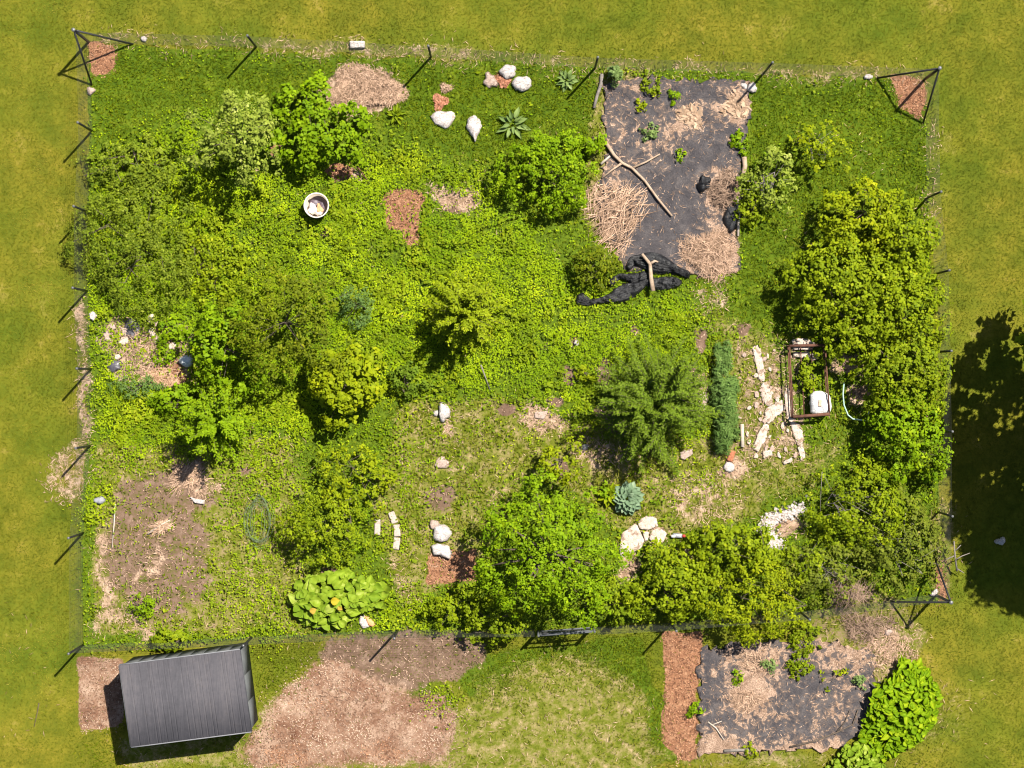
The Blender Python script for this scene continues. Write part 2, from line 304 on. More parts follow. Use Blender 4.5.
# ------------------------------------------------------------------ the ground: one sheet to the horizon
def ground():
    ext = np.array([8, 20, 45, 90, 180, 400.0])
    gx = np.concatenate([WX[0, 0] - ext[::-1], WX[:, 0], WX[-1, 0] + ext])
    gy = np.concatenate([WY[0, 0] + ext[::-1], WY[0], WY[0, -1] - ext])
    X, Y = np.meshgrid(gx, gy, indexing='ij'); nx, ny = X.shape
    z = (vnoise(X, Y, 1.5, 31) - .5) * .05 + (vnoise(X, Y, .3, 32) - .5) * .03 - .015
    p = 6
    far = np.ones(X.shape); far[p:-p, p:-p] = 0; z[far > 0] = -.02
    V = np.stack([X, Y, z], -1).reshape(-1, 3)
    i = np.arange(nx - 1)[:, None] * ny; j = np.arange(ny - 1)[None]
    Q = np.stack([i + j, i + j + 1, i + ny + j + 1, i + ny + j], -1).reshape(-1, 4)
    m, t, b = newmat('ground')
    def chan(keys, nm):
        A = np.zeros((nx, ny, 4), np.float32)
        for k, key in enumerate(keys): A[p:-p, p:-p, k] = Z[key]
        return nm, A
    fields = [chan(['garden', 'lush', 'dark', 'dry'], 'zone_a'), chan(['soil', 'chip', 'mulch', 'pale'], 'zone_b')]
    o = mesh_np('ground', V, Q[:, ::-1] if False else Q[:, [0, 3, 2, 1]][:, ::-1], m, smooth=True)
    for nm, A in fields:
        at = o.data.color_attributes.new(nm, 'FLOAT_COLOR', 'POINT'); at.data.foreach_set('color', A.ravel())
    def sep(nm):
        at = nd(t, 'ShaderNodeAttribute', attribute_name=nm); s = nd(t, 'ShaderNodeSeparateColor'); t.links.new(at.outputs['Color'], s.inputs[0])
        return s.outputs[0], s.outputs[1], s.outputs[2], at.outputs['Alpha']
    gd, lu, dk, dr = sep('zone_a'); sl_, ch, mu, pa = sep('zone_b')
    big = noise(t, .22, 3); med = noise(t, .9, 4, .65); sm = noise(t, 4.5, 4, .7); fine = noise(t, 16, 3, .7); vfine = noise(t, 42, 2, .7)
    mixn = mth(t, 'ADD', mth(t, 'MULTIPLY', sm, .45), mth(t, 'ADD', mth(t, 'MULTIPLY', fine, .35), mth(t, 'MULTIPLY', vfine, .2)))
    def edge(wt, amp=.9, lo=.42, hi=.62):
        return sstep(t, mth(t, 'ADD', wt, mth(t, 'MULTIPLY', mth(t, 'SUBTRACT', mixn, .5), amp)), lo, hi)
    sp = noise(t, 2.6, 3, .7); clod = mth(t, 'ADD', mth(t, 'MULTIPLY', sp, .5), mth(t, 'MULTIPLY', mixn, .5))
    lawnc = ramp(t, mth(t, 'ADD', mth(t, 'MULTIPLY', med, .5), mth(t, 'MULTIPLY', mixn, .5)), [(.33, (.054, .072, .005)), (.45, (.088, .100, .007)), (.56, (.134, .130, .010)), (.68, (.24, .19, .045))])
    lawnc = mixc(t, 1.0, lawnc, ramp(t, big, [(.35, (.78, .95, .85)), (.62, (1.15, 1.04, 1.2))]), 'MULTIPLY')
    weed = ramp(t, mixn, [(.32, (.03, .052, .006)), (.5, (.07, .11, .006)), (.68, (.14, .17, .012))])
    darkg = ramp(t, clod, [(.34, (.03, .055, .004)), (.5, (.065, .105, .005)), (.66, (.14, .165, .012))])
    dryg = ramp(t, clod, [(.37, (.052, .075, .004)), (.47, (.11, .122, .012)), (.56, (.20, .165, .06)), (.65, (.36, .26, .155))])
    soil = ramp(t, clod, [(.32, (.066, .039, .025)), (.5, (.135, .085, .057)), (.62, (.21, .142, .10)), (.74, (.36, .27, .195))])
    chip = ramp(t, mth(t, 'ADD', mth(t, 'MULTIPLY', med, .5), mth(t, 'MULTIPLY', mixn, .5)), [(.39, (.10, .045, .026)), (.49, (.20, .113, .072)), (.57, (.31, .21, .147)), (.67, (.46, .355, .27))])
    mul = ramp(t, mixn, [(.32, (.11, .045, .022)), (.5, (.23, .11, .06)), (.65, (.35, .20, .115)), (.75, (.46, .32, .22))])
    straw = ramp(t, clod, [(.35, (.10, .06, .036)), (.45, (.21, .135, .085)), (.54, (.34, .235, .16)), (.66, (.50, .37, .27))])
    c = mixc(t, edge(gd, .3), lawnc, weed)
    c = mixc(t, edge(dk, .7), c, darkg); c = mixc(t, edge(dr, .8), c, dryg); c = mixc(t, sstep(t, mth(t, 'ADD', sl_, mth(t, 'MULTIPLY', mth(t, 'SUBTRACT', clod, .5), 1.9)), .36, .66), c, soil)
    c = mixc(t, sstep(t, mth(t, 'ADD', ch, mth(t, 'MULTIPLY', mth(t, 'SUBTRACT', clod, .5), 1.6)), .36, .66), c, chip); c = mixc(t, sstep(t, mth(t, 'ADD', pa, mth(t, 'MULTIPLY', mth(t, 'SUBTRACT', clod, .5), 2.2)), .38, .68), c, straw); c = mixc(t, edge(mu, .6), c, mul)
    t.links.new(c, b.inputs['Base Color']); b.inputs['Roughness'].default_value = .95; b.inputs['Specular IOR Level'].default_value = .1
    bump(t, b, mixn, .55, .045)
    tag(o, kind='structure'); return o
G = ground()
if G.data.polygons[0].normal.z < 0: G.data.flip_normals()
Z['lush'] = Z['lush'] * np.clip(.35 + 1.25 * vnoise(WX, WY, 1.1, 77, 4), .35, 1.1)
Z['dry'] = np.clip(Z['dry'] + np.clip((vnoise(WX, WY, .9, 78, 4) - .56) * 6, 0, .75) * Z['garden'] * (MY > 120) * (1 - .5 * Z['lush']), 0, 1)
def zat(key, px, py):
    i = np.clip(((px + 140) / 2).astype(int), 0, MX.shape[0] - 1); j = np.clip(((py + 140) / 2).astype(int), 0, MX.shape[1] - 1)
    return Z[key][i, j]
def P2W(px, py): return (px - 512) * PX, (384 - py) * PX

# ------------------------------------------------------------------ leaf and blade builders
def leaves(C, N, size, aspect, g, fold=.18, T=None):
    n = len(C); N = unit(N)
    if T is None: T = g.normal(size=(n, 3))
    T = unit(T - (T * N).sum(1, keepdims=True) * N); B = np.cross(N, T)
    s = np.broadcast_to(size, (n,))[:, None]; aspect = np.broadcast_to(aspect, (n,))[:, None]
    V = np.stack([C - T * s * .5, C + B * s * aspect * .5 + N * s * fold + T * s * .03, C + T * s * .5 - N * s * .12, C - B * s * aspect * .5 + N * s * fold + T * s * .03], 1)
    return V.reshape(-1, 3), np.arange(n * 4).reshape(-1, 4)
def blades(X, Y, g, ln, wd, lean=.8, z0=0):
    n = len(X); a = g.random(n) * 6.283; l = ln * (.6 + .8 * g.random(n)); ph = lean * (.3 + .9 * g.random(n))
    d = np.stack([np.cos(a), np.sin(a)], 1); base = np.stack([X, Y, np.full(n, z0)], 1)
    s = np.stack([-d[:, 1], d[:, 0], np.zeros(n)], 1) * wd * .5
    tip = base + np.concatenate([d * (l * np.sin(np.minimum(ph, 1.5)))[:, None], (l * np.cos(np.minimum(ph, 1.5)))[:, None]], 1)
    mid = base * .5 + tip * .5 + np.array([0, 0, 1]) * (l * .12)[:, None]
    V = np.stack([base - s, base + s, mid + s * .8, tip, mid - s * .8], 1)
    F = np.arange(n * 5).reshape(-1, 5)
    return V.reshape(-1, 3), F
def scatter(n, dens, g, box=(-30, -30, 1054, 798)):
    px = box[0] + g.random(n) * (box[2] - box[0]); py = box[1] + g.random(n) * (box[3] - box[1])
    k = g.random(n) < dens(px, py); return px[k], py[k]

bare = lambda x, y: np.clip(zat('soil', x, y) + zat('chip', x, y) + zat('mulch', x, y) + zat('pale', x, y), 0, 1)
SHED_P = [(118, 655), (250, 638), (260, 725), (130, 745)]
TARP1 = [(604, 84), (640, 76), (690, 80), (750, 80), (753, 110), (745, 140), (741, 185), (737, 235), (738, 272), (692, 278), (655, 270), (628, 268), (604, 236), (599, 190), (606, 150), (602, 110)]
TARP2 = [(698, 650), (760, 640), (830, 640), (872, 652), (880, 690), (862, 735), (840, 748), (780, 752), (700, 755)]
EXCL = []
def ontarp(x, y): return onsheet(x, y) | (zat('excl', x, y) > .62)
def onsheet(x, y): return inpoly(x, y, TARP1) | inpoly(x, y, TARP2) | inpoly(x, y, SHED_P)

def lawn():
    g = rng_(11)
    d = lambda x, y: np.clip(1 - zat('garden', x, y), 0, 1) * np.clip(1 - .95 * bare(x, y), 0, 1) * (1 - .85 * np.clip(zat('dry', x, y), 0, 1)) * ~ontarp(x, y)
    px, py = scatter(600000, d, g, (-90, -90, 1114, 858)); X, Y = P2W(px, py)
    V, F = blades(X, Y, g, .045, .014, 1.15)
    ti = np.clip(vnoise(X, Y, 2.6, 40, 3) * .55 + vnoise(X, Y, .8, 41) * .6 + vnoise(X, Y, .22, 42) * .4 - .36 + g.normal(size=len(X)) * .12 - .22 * zat('dark', px, py) - .10 * np.clip((px - 300) / 500, -.2, 1) + .2 * (px < 90), 0, 1)
    tag(mesh_np('lawn_grass', V, F, L['lawn'], tint=ti), 'mown olive green lawn grass around the fenced garden', 'grass', kind='stuff')
def meadow():
    g = rng_(12)
    d = lambda x, y: np.clip(np.maximum(zat('garden', x, y) * .55, np.maximum(zat('dark', x, y), .0)), 0, 1) * np.clip(1 - bare(x, y), 0, 1) * (1 - .8 * zat('dry', x, y)) * (1 - .75 * zat('lush', x, y)) * ~ontarp(x, y)
    px, py = scatter(420000, d, g); X, Y = P2W(px, py)
    V, F = blades(X, Y, g, .10, .017, 1.1)
    ti = np.clip(vnoise(X, Y, .7, 43) * .7 + vnoise(X, Y, .2, 44) * .6 - .25 + g.normal(size=len(X)) * .15, 0, 1)
    tag(mesh_np('meadow_grass', V, F, L['grassg'], tint=ti), 'dark green rough grass inside the garden fence', 'grass', kind='stuff')
    d = lambda x, y: np.clip(zat('dry', x, y), 0, 1) * np.clip(1 - .9 * bare(x, y), 0, 1) * (.6 - .38 * (y > 660)) * ~ontarp(x, y) * np.clip((vnoise(*P2W(x, y), .3, 99, 2) - .36) * 6, 0.05, 1)
    px, py = scatter(330000, d, g); X, Y = P2W(px, py)
    V, F = blades(X, Y, g, .11, .024, 1.05)
    ti = np.clip(vnoise(X, Y, .5, 45) * .8 + vnoise(X, Y, .16, 46) * .6 - .36 + .1 * (py > 660) + g.normal(size=len(X)) * .15, 0, 1)
    tag(mesh_np('dry_grass', V, F, L['dry'], tint=ti), 'thin straw coloured dry grass in worn parts of the garden', 'grass', kind='stuff')
def weeds():
    g = rng_(13)
    def layer(name, label, n, dens, size, asp, mat, hz, seed, nj=.3):
        px, py = scatter(n, dens, g, (60, 30, 960, 730)); X, Y = P2W(px, py); m = len(X)
        hm = vnoise(X, Y, .28, 52, 2); hb = vnoise(X, Y, 1.2, 53, 2)
        z = .02 + np.clip(hm - .3, 0, 1) * hz * (.5 + zat('lush', px, py)) * (.4 + hb) + g.random(m) * .04
        V, F = leaves(np.stack([X, Y, z], 1), np.array([0, 0, 1.]) + g.normal(size=(m, 3)) * nj, size * (.6 + .8 * g.random(m)), asp, g)
        ti = np.clip(vnoise(X, Y, .9, seed, 4) * 1.5 + hm * .3 - .5 + g.normal(size=m) * .14, 0, 1)
        tag(mesh_np(name, V, F, mat, tint=ti), label, 'weeds', kind='stuff')
    cover = lambda x, y: np.clip(1 - .93 * bare(x, y), 0, 1) * (1 - .5 * zat('dry', x, y)) * ~ontarp(x, y)
    def d1(x, y):
        X, Y = P2W(x, y); return (zat('lush', x, y) + zat('garden', x, y) * .12 * (1 - .92 * zat('dark', x, y))) * np.clip(1.7 * vnoise(X, Y, .45, 51) - .05, .12, 1) * cover(x, y) * np.clip((vnoise(X, Y, .24, 62, 2) - .42) * 7 + 1.6 * zat('lush', x, y), .03, 1)
    layer('weed_cover', 'bright green leafy weeds covering the garden ground', 560000, d1, .055, .75, L['lush'], .2, 54)
    def d2(x, y):
        X, Y = P2W(x, y); return np.clip((vnoise(X, Y, .8, 57, 3) - .5) * 9, 0, 1) * np.clip(zat('lush', x, y) * .9 + zat('garden', x, y) * .22 * (1 - .8 * zat('dark', x, y)), 0, 1) * cover(x, y)
    layer('broad_weeds', 'patches of larger darker weed leaves among the bright ground cover', 120000, d2, .11, .6, L['mid'], .34, 58, .4)
    def d3(x, y):
        X, Y = P2W(x, y); return np.clip((vnoise(X, Y, .5, 59, 3) - .54) * 9, 0, 1) * zat('garden', x, y) * (1 - .92 * zat('dark', x, y)) * cover(x, y)
    layer('weed_clumps', 'scattered small clumps of fresh green weeds in the grass', 90000, d3, .08, .5, L['bright'], .3, 60, .45)
def straws(px, py, g, ln, wd, z=.03, zj=.03, flat=.25, ang=None):
    X, Y = P2W(px, py); n = len(X); a = g.random(n) * 6.283 if ang is None else ang + g.normal(size=n) * .6
    l = ln * (.4 + 1.0 * g.random(n)); T = np.stack([np.cos(a), np.sin(a), g.normal(size=n) * flat], 1)
    C = np.stack([X, Y, z + zj * g.random(n)], 1); N = np.array([0, 0, 1.]) + g.normal(size=(n, 3)) * .35
    return leaves(C, N, l, wd / l, g, 0, T)
SM = strawmat('straw', (.15, .088, .05), (.56, .375, .255)); CM = strawmat('wood_chip', (.14, .075, .045), (.50, .35, .25)); MM = strawmat('bark_chip', (.12, .05, .026), (.44, .23, .125))
def litter():
    g = rng_(14)
    d = lambda x, y: np.clip(zat('pale', x, y) * .9 + zat('soil', x, y) * .05 + zat('dry', x, y) * .05 + .10 * onsheet(x, y), 0, 1) * ~inpoly(x, y, SHED_P)
    px, py = scatter(260000, d, g); V, F = straws(px, py, g, .16, .016)
    tag(mesh_np('straw_litter', V, F, SM, tint=g.random(len(F))), 'dry pale straw and grass litter over bare patches', 'straw', kind='stuff')
    d = lambda x, y: np.clip(zat('chip', x, y) * .9 + zat('soil', x, y) * .12, 0, 1) * (1 - inpoly(x, y, SHED_P))
    px, py = scatter(260000, d, g); V, F = straws(px, py, g, .07, .03, .005, .02, .2)
    X, Y = P2W(px, py)
    tag(mesh_np('wood_chips', V, F, CM, tint=np.clip(vnoise(X, Y, 1.1, 61) * 1.3 - .3 + g.normal(size=len(F)) * .25, 0, 1)), 'pale pinkish wood chips spread near the shed', 'wood chips', kind='stuff')
    d = lambda x, y: np.clip(zat('mulch', x, y), 0, 1)
    px, py = scatter(300000, d, g); V, F = straws(px, py, g, .075, .03, .005, .025, .25)
    tag(mesh_np('bark_mulch', V, F, MM, tint=np.clip(g.random(len(F)) ** 1.5, 0, 1)), 'reddish brown bark mulch on the paths and corners', 'mulch', kind='stuff')

# ------------------------------------------------------------------ shed
def shed():
    ang = R(7.3); z = 2.1
    c = (W(120.6, 665.6, z) + W(240.6, 648.6, z) + W(251, 731.6, z) + W(129.4, 748, z)) / 4
    LX, LY = 3.53, 2.41
    root = thing('garden_shed', 'dark grey garden shed with a ribbed roof outside the lower left fence corner', 'shed', (c[0], c[1], 0))
    ca, sa = math.cos(ang), math.sin(ang)
    def loc(x, y, zz): return np.array([c[0] + x * ca - y * sa, c[1] + x * sa + y * ca, zz])
    wm, t, b = newmat('shed_wall')
    n = noise(t, 3, 3); t.links.new(ramp(t, n, [(.3, (.09, .095, .096)), (.7, (.13, .135, .135))]), b.inputs['Base Color']); b.inputs['Roughness'].default_value = .85; b.inputs['Specular IOR Level'].default_value = .1
    rm, t, b = newmat('shed_roof'); tc = nd(t, 'ShaderNodeTexCoord')
    mp = nd(t, 'ShaderNodeMapping'); mp.inputs['Rotation'].default_value = (0, 0, -ang); mp.inputs['Scale'].default_value = (5.0, .35, 1); t.links.new(tc.outputs['Object'], mp.inputs[0])
    mp2 = nd(t, 'ShaderNodeMapping'); mp2.inputs['Rotation'].default_value = (0, 0, -ang); mp2.inputs['Scale'].default_value = (1.6, .02, 1); t.links.new(tc.outputs['Object'], mp2.inputs[0])
    n1 = noise(t, 6, 4, .7, vec=mp.outputs[0]); n2 = noise(t, 1.3, 1, vec=mp2.outputs[0]); n3 = noise(t, 5, 5, .75)
    f = mth(t, 'ADD', mth(t, 'MULTIPLY', n1, .4), mth(t, 'ADD', mth(t, 'MULTIPLY', n2, .3), mth(t, 'MULTIPLY', n3, .3)))
    t.links.new(ramp(t, f, [(.32, (.048, .047, .052)), (.5, (.076, .072, .079)), (.68, (.11, .10, .104))]), b.inputs['Base Color']); b.inputs['Roughness'].default_value = .9; b.inputs['Specular IOR Level'].default_value = .06
    bump(t, b, n1, .2, .01)
    tm = plain('shed_trim', (.045, .045, .05), (.07, .07, .075), 4, .5)
    o = .03; hx, hy = LX / 2 - o, LY / 2 - o; zb, zf = 2.18, 2.0     # back (upper) and front (lower) wall heights
    zr = lambda y: zf + (zb - zf) * (y + hy) / (2 * hy)
    # walls, each with vertical panel grooves
    def wall(p0, p1, nm, npan):
        mb = MB(); p0, p1 = np.array(p0), np.array(p1); d = (p1 - p0); ln = np.linalg.norm(d); d = d / ln; nrm = np.array([d[1], -d[0]])
        for k in range(npan):
            a0, a1 = k / npan * ln + .006, (k + 1) / npan * ln - .006
            q = [p0 + d * a0, p0 + d * a1]
            V = []
            for off in (0, -.03):
                for zz in (0, 1):
                    for qq in q:
                        r = qq + nrm * off; V.append(loc(r[0], r[1], 0.02 if zz == 0 else zr(qq[1]) - .03))
            mb.add(V, [(0, 1, 3, 2), (5, 4, 6, 7), (0, 2, 6, 4), (1, 5, 7, 3), (2, 3, 7, 6), (0, 4, 5, 1)])
        a = p0 - nrm * .031; b2 = p1 - nrm * .031; V = []
        for off in (0, -.02):
            for zz in (0, 1):
                for qq in (a + d * .04, b2 - d * .04):
                    r = qq + nrm * off; V.append(loc(r[0], r[1], 0.0 if zz == 0 else zr(qq[1]) - .035))
        mb.add(V, [(0, 1, 3, 2), (5, 4, 6, 7), (0, 2, 6, 4), (1, 5, 7, 3), (2, 3, 7, 6), (0, 4, 5, 1)])
        return mb.build(nm, wm, root)
    wall((-hx, -hy), (hx, -hy), 'wall', 9); wall((hx, -hy), (hx, hy), 'wall', 3)
    wall((hx, hy), (-hx, hy), 'wall', 9); wl = wall((-hx, hy), (-hx, -hy), 'wall', 6)
    # double door on the left wall
    for s in (-1, 1):
        mb = MB(); mb.box(loc(-hx - .016, s * .46, .93), (.03, .88, 1.74), ang, .008); d = mb.build('door', tm, root)
        h = MB(); h.box(loc(-hx - .05, s * .07, 1.0), (.04, .03, .22), ang, .006); h.build('handle', GALV, d)
    # ribbed roof panels
    mb = MB(); nx = 420
    xs = np.linspace(-LX / 2, LX / 2, nx)
    rib = np.zeros(nx)
    for f in (.15, .22, .25, .35, .39, .49, .59, .69, .72, .83, .86, .92, .95, .07, .30, .54, .64):
        x0 = -LX / 2 + f * LX
        rib += .006 * np.exp(-((xs - x0) / .03) ** 2) - .014 * np.exp(-((xs - x0 - .03) / .011) ** 2)
    V = []
    for y in (-LY / 2, LY / 2):
        for dz in (0, -.035):
            for x, r in zip(xs, rib): V.append(loc(x, y, zr(y) + .02 + (r if dz == 0 else dz)))
    i = np.arange(nx - 1)
    Q = np.concatenate([np.stack([i, i + 1, i + 1 + 2 * nx, i + 2 * nx], 1), np.stack([i + nx, i + nx + 2 * nx, i + 1 + 3 * nx, i + 1 + nx], 1), np.stack([i, i + nx, i + 1 + nx, i + 1], 1), np.stack([i + 2 * nx, i + 1 + 2 * nx, i + 1 + 3 * nx, i + 3 * nx], 1),
                        [[0, 2 * nx, 3 * nx, nx], [nx - 1, 2 * nx - 1, 4 * nx - 1, 3 * nx - 1]]])
    mb.add(V, Q); ro = mb.build('roof', rm, root)
    stain(rm, (.06, .055, .055), 5, .56, .72, .4)
    fm = plain('shed_fascia', (.13, .13, .14), (.19, .19, .20), 6, .5)
    mb = MB(); mb.box(loc(0, -LY / 2 - .018, zr(-LY / 2) - .02), (LX, .03, .08), ang, .006); mb.build('fascia', fm, ro)
    mb = MB(); mb.box(loc(0, LY / 2 + .018, zr(LY / 2) - .02), (LX, .03, .08), ang, .006); mb.build('fascia', fm, ro)
    for s in (-1, 1):
        mb = MB(); mb.tube([loc(s * (LX / 2 + .014), -LY / 2, zr(-LY / 2) + .02), loc(s * (LX / 2 + .014), LY / 2, zr(LY / 2) + .02)], .013, 6); mb.build('edge_trim', tm, ro)
shed()

# ------------------------------------------------------------------ fences
PH = 2.15
def fpost(base_px, parent, h=PH, r=.035, cap=True, lean=(0, 0)):
    b = W(*base_px); tp = b + np.array([lean[0], lean[1], h])
    mb = MB(); mb.tube([b - [0, 0, .05], b + (tp - b) * .5, tp], [r, r * .97, r * .92], 8); p = mb.build('post', METAL, parent)
    if cap:
        c = MB(); c.lathe(tp - [0, 0, .04], [(r * 1.05, 0), (r * 1.15, .01), (r * 1.15, .045), (r * .7, .06), (0.001, .065)], 10); c.build('post_cap', GALV, p)
    return p
WIRE = plain('fence_wire', (.05, .05, .045), (.09, .09, .08), 6, .6)
def wires(pts, parent, h=1.95):
    P = np.array([W(*p) for p in pts]); mb = MB(); r = .0022
    d = np.concatenate([[0], np.cumsum(np.linalg.norm(np.diff(P, axis=0), axis=1))])
    at = lambda s: np.stack([np.interp(s, d, P[:, k]) for k in range(3)], -1)
    s = np.arange(0, d[-1], .5); g = rng_(int(abs(P[0, 0]) * 10))
    for z in np.linspace(.04, h, 13): mb.tube(np.vstack([at(s), P[-1:]]) + [0, 0, z], r * 1.2, 3, False)
    for q in np.arange(.1, d[-1], .15):
        b = at(q); mb.tube([b + [0, 0, .02], b + [0, 0, h]], r, 3, False)
    mb.build('wire_mesh', WIRE, parent)
def run(label, posts, line):
    root = thing('wire_fence', label, 'fence', W(*line[0]), 'wire fence runs around the garden')
    for p in posts: fpost(p, root)
    wires(line, root)
run('long wire mesh fence on thin black posts along the upper edge of the garden', [(256, 47), (431, 57), (595, 68), (764, 73)], [(89, 43), (256, 47), (431, 57), (595, 68), (764, 73), (925, 79)])
run('wire mesh fence on black posts down the left side beside the plain lawn', [(92, 131), (88, 212), (87, 291), (91, 369), (90, 446), (83, 533), (83, 645)], [(89, 43), (92, 131), (88, 212), (87, 291), (91, 369), (90, 446), (83, 533), (83, 645)])
run('wire mesh fence on the right, half buried in the overgrown hedge', [(927, 198), (935, 274), (937, 352), (938, 430), (938, 512)], [(925, 79), (927, 198), (935, 274), (937, 352), (938, 430), (938, 512), (936, 594)])
run('wire mesh fence along the lower edge, running behind the grey shed to the gate', [(252, 637), (398, 630)], [(83, 645), (252, 637), (398, 630), (534, 629)])
run('short wire mesh fence between the gate and the lower right braced corner', [(671, 623), (800, 612)], [(595, 627), (671, 623), (800, 612), (936, 594)])
def corner(label, base, e1, e2):
    root = thing('corner_post', label, 'fence post', W(*base), 'braced fence corners')
    b = W(*base); mb = MB(); mb.tube([b - [0, 0, .05], b + [0, 0, 2.25]], [.045, .04], 8); p = mb.build('post', METAL, root)
    c = MB(); c.lathe(b + [0, 0, 2.22], [(.055, 0), (.06, .01), (.06, .045), (.04, .06), (.001, .065)], 10); c.build('post_cap', GALV, p)
    for e in (e1, e2):
        mb = MB(); q = W(*e); d = unit(q - b); mb.tube([b + d * .06 + [0, 0, 2.1], q - [0, 0, .04]], .03, 8); mb.build('brace', METAL, root)
corner('black corner post with two slanting braces at the upper left, over brown mulch', (88.5, 42), (133, 44), (92, 86))
corner('black corner post with two slanting braces at the upper right of the garden', (925, 79), (876, 78), (923, 124))
corner('black corner post with two slanting braces at the lower right by the dark tree shadow', (936, 595), (890, 602), (933, 553))
def gate():
    A, B = W(538, 631), W(593, 627); root = thing('garden_gate', 'low grey tubular garden gate half hidden under the big round tree', 'gate', (A + B) / 2)
    for p in (A, B):
        mb = MB(); mb.tube([p - [0, 0, .05], p + [0, 0, 1.3]], .035, 8); mb.build('post', GREYTUBE, root)
    d = unit(B - A); mb = MB(); p, q = A + d * .07, B - d * .07
    for z in (.15, .9, 1.22): mb.tube([p + [0, 0, z], q + [0, 0, z]], .024, 8)
    for x in (p, q): mb.tube([x + [0, 0, .15], x + [0, 0, 1.22]], .024, 8)
    f = mb.build('gate_frame', GREYTUBE, root)
    mb = MB()
    for z in np.arange(.3, .9, .15): mb.tube([p + [0, 0, z], q + [0, 0, z]], .004, 4)
    for s in np.linspace(0, 1, 12)[1:-1]: mb.tube([p + (q - p) * s + [0, 0, .15], p + (q - p) * s + [0, 0, .9]], .004, 4)
    mb.build('wire_infill', WIRE, f)
    mb = MB(); mb.box(p + d * .12 + [0, .03, .95], (.16, .04, .05), math.atan2(d[1], d[0]), .006); mb.build('latch', METAL, root)
gate()

# ------------------------------------------------------------------ sheets lying on the ground
def ringmesh(outl, n, rings, zn=0.0, seed=1, jit=0.0, nscale=.25, z0=0.0):
    """closed solid over an outline in pixels; rings = (scale, z) from the foot up to the centre"""
    O = resample(outl, n); g = rng_(seed)
    if jit: O = O + (g.random((n, 2)) - .5) * jit
    O = np.stack([(O[:, 0] - 512) * PX, (384 - O[:, 1]) * PX], 1); S0 = resample(outl, n); S0 = np.stack([(S0[:, 0] - 512) * PX, (384 - S0[:, 1]) * PX], 1); c = S0.mean(0)
    V = []
    for k, z in rings:
        p = c + (O - c) * k if k > .97 else c + (S0 - c) * k
        dz = zn * (vnoise(p[:, 0], p[:, 1], nscale, seed + 70) - .5) * 2 if z > .004 else 0
        V.append(np.column_stack([p, np.full(n, z + z0) + dz]))
    m = len(rings); V = np.concatenate(V)
    zc = rings[-1][1] + z0 + (zn * (vnoise(c[:1], c[1:], nscale, seed + 70)[0] - .5) * 2 if zn else 0)
    V = np.vstack([V, [[c[0], c[1], zc]]])
    i = np.arange(m - 1)[:, None] * n; j = np.arange(n)[None]; k = (j + 1) % n
    Q = np.stack([i + j, i + n + j, i + n + k, i + k], -1).reshape(-1, 4)
    T = np.stack([(m - 1) * n + np.arange(n), np.full(n, m * n), (m - 1) * n + (np.arange(n) + 1) % n], 1)
    return V, Q, T, np.array([c[0], c[1], z0])
def lump(name, label, cat, outl, h, mat, seed=1, flat=True, group=None, parent=None, z0=0.0, n=28, rough=.25, jit=1.2):
    if flat: rings = [(1, -.03), (1.0, h * .55), (.96, h * .85), (.86, h), (.6, h), (.3, h)]
    else: rings = [(.9, -.03), (1.0, h * .3), (.93, h * .6), (.75, h * .86), (.5, h * .97), (.22, h)]
    EXCL.append(np.asarray(outl, float)) if mat is not BRICK else None
    V, Q, T, c = ringmesh(outl, n, rings, h * rough, seed, jit, .16, z0)
    # outline was given in pixels (y down), so faces are wound for z up
    o = mesh_np(name, V, [Q[:, ::-1], T[:, ::-1]] if signed(outl) > 0 else [Q, T], mat, parent, None if parent else c, smooth=not flat)
    if label: tag(o, label, cat, group)
    return o
def signed(P):
    P = np.asarray(P, float); x, y = P[:, 0], -P[:, 1]; return np.sum(x * np.roll(y, -1) - np.roll(x, -1) * y)
def sheetmat():
    m, t, b = newmat('landscape_fabric')
    n1 = noise(t, 1.6, 5, .62, dist=1.2); n2 = noise(t, 5.2, 5, .6, dist=1.0); n3 = noise(t, 30, 2); n4 = noise(t, 2.4, 5, .6, dist=.5)
    base = ramp(t, mth(t, 'ADD', mth(t, 'MULTIPLY', n4, .6), mth(t, 'MULTIPLY', n3, .4)), [(.33, (.034, .031, .034)), (.5, (.058, .052, .054)), (.66, (.11, .095, .09))])
    dirt = ramp(t, mth(t, 'ADD', mth(t, 'MULTIPLY', n4, .4), mth(t, 'MULTIPLY', n3, .6)), [(.35, (.13, .078, .05)), (.5, (.25, .165, .115)), (.65, (.44, .31, .225))])
    at = nd(t, 'ShaderNodeAttribute', attribute_name='dirt')
    s = mth(t, 'ADD', mth(t, 'ADD', mth(t, 'MULTIPLY', n1, .45), mth(t, 'MULTIPLY', n2, .55)), at.outputs['Fac'])
    c = mixc(t, mth(t, 'MULTIPLY', sstep(t, s, .50, .57), .55), base, (.13, .095, .075))
    c = mixc(t, sstep(t, s, .575, .605), c, dirt)
    t.links.new(c, b.inputs['Base Color']); b.inputs['Roughness'].default_value = .85; b.inputs['Specular IOR Level'].default_value = .12
    bump(t, b, mth(t, 'ADD', n2, n4), .9, .05); return m
FAB = sheetmat()
def fabric(label, outl, dirtf, seed):
    rings = [(1, 0.0)] + [(k, .035) for k in np.linspace(1, .06, 30)]
    V, Q, T, c = ringmesh(outl, 150, rings, .03, seed, 9, .3)
    o = mesh_np('landscape_fabric', V, [Q[:, ::-1], T[:, ::-1]] if signed(outl) > 0 else [Q, T], FAB, None, c, smooth=True)
    px = V[:, 0] / PX + 512; py = 384 - V[:, 1] / PX
    at = o.data.attributes.new('dirt', 'FLOAT', 'POINT'); at.data.foreach_set('value', dirtf(px, py).astype(np.float32))
    tag(o, label, 'ground fabric', 'black weed fabric sheets'); return o
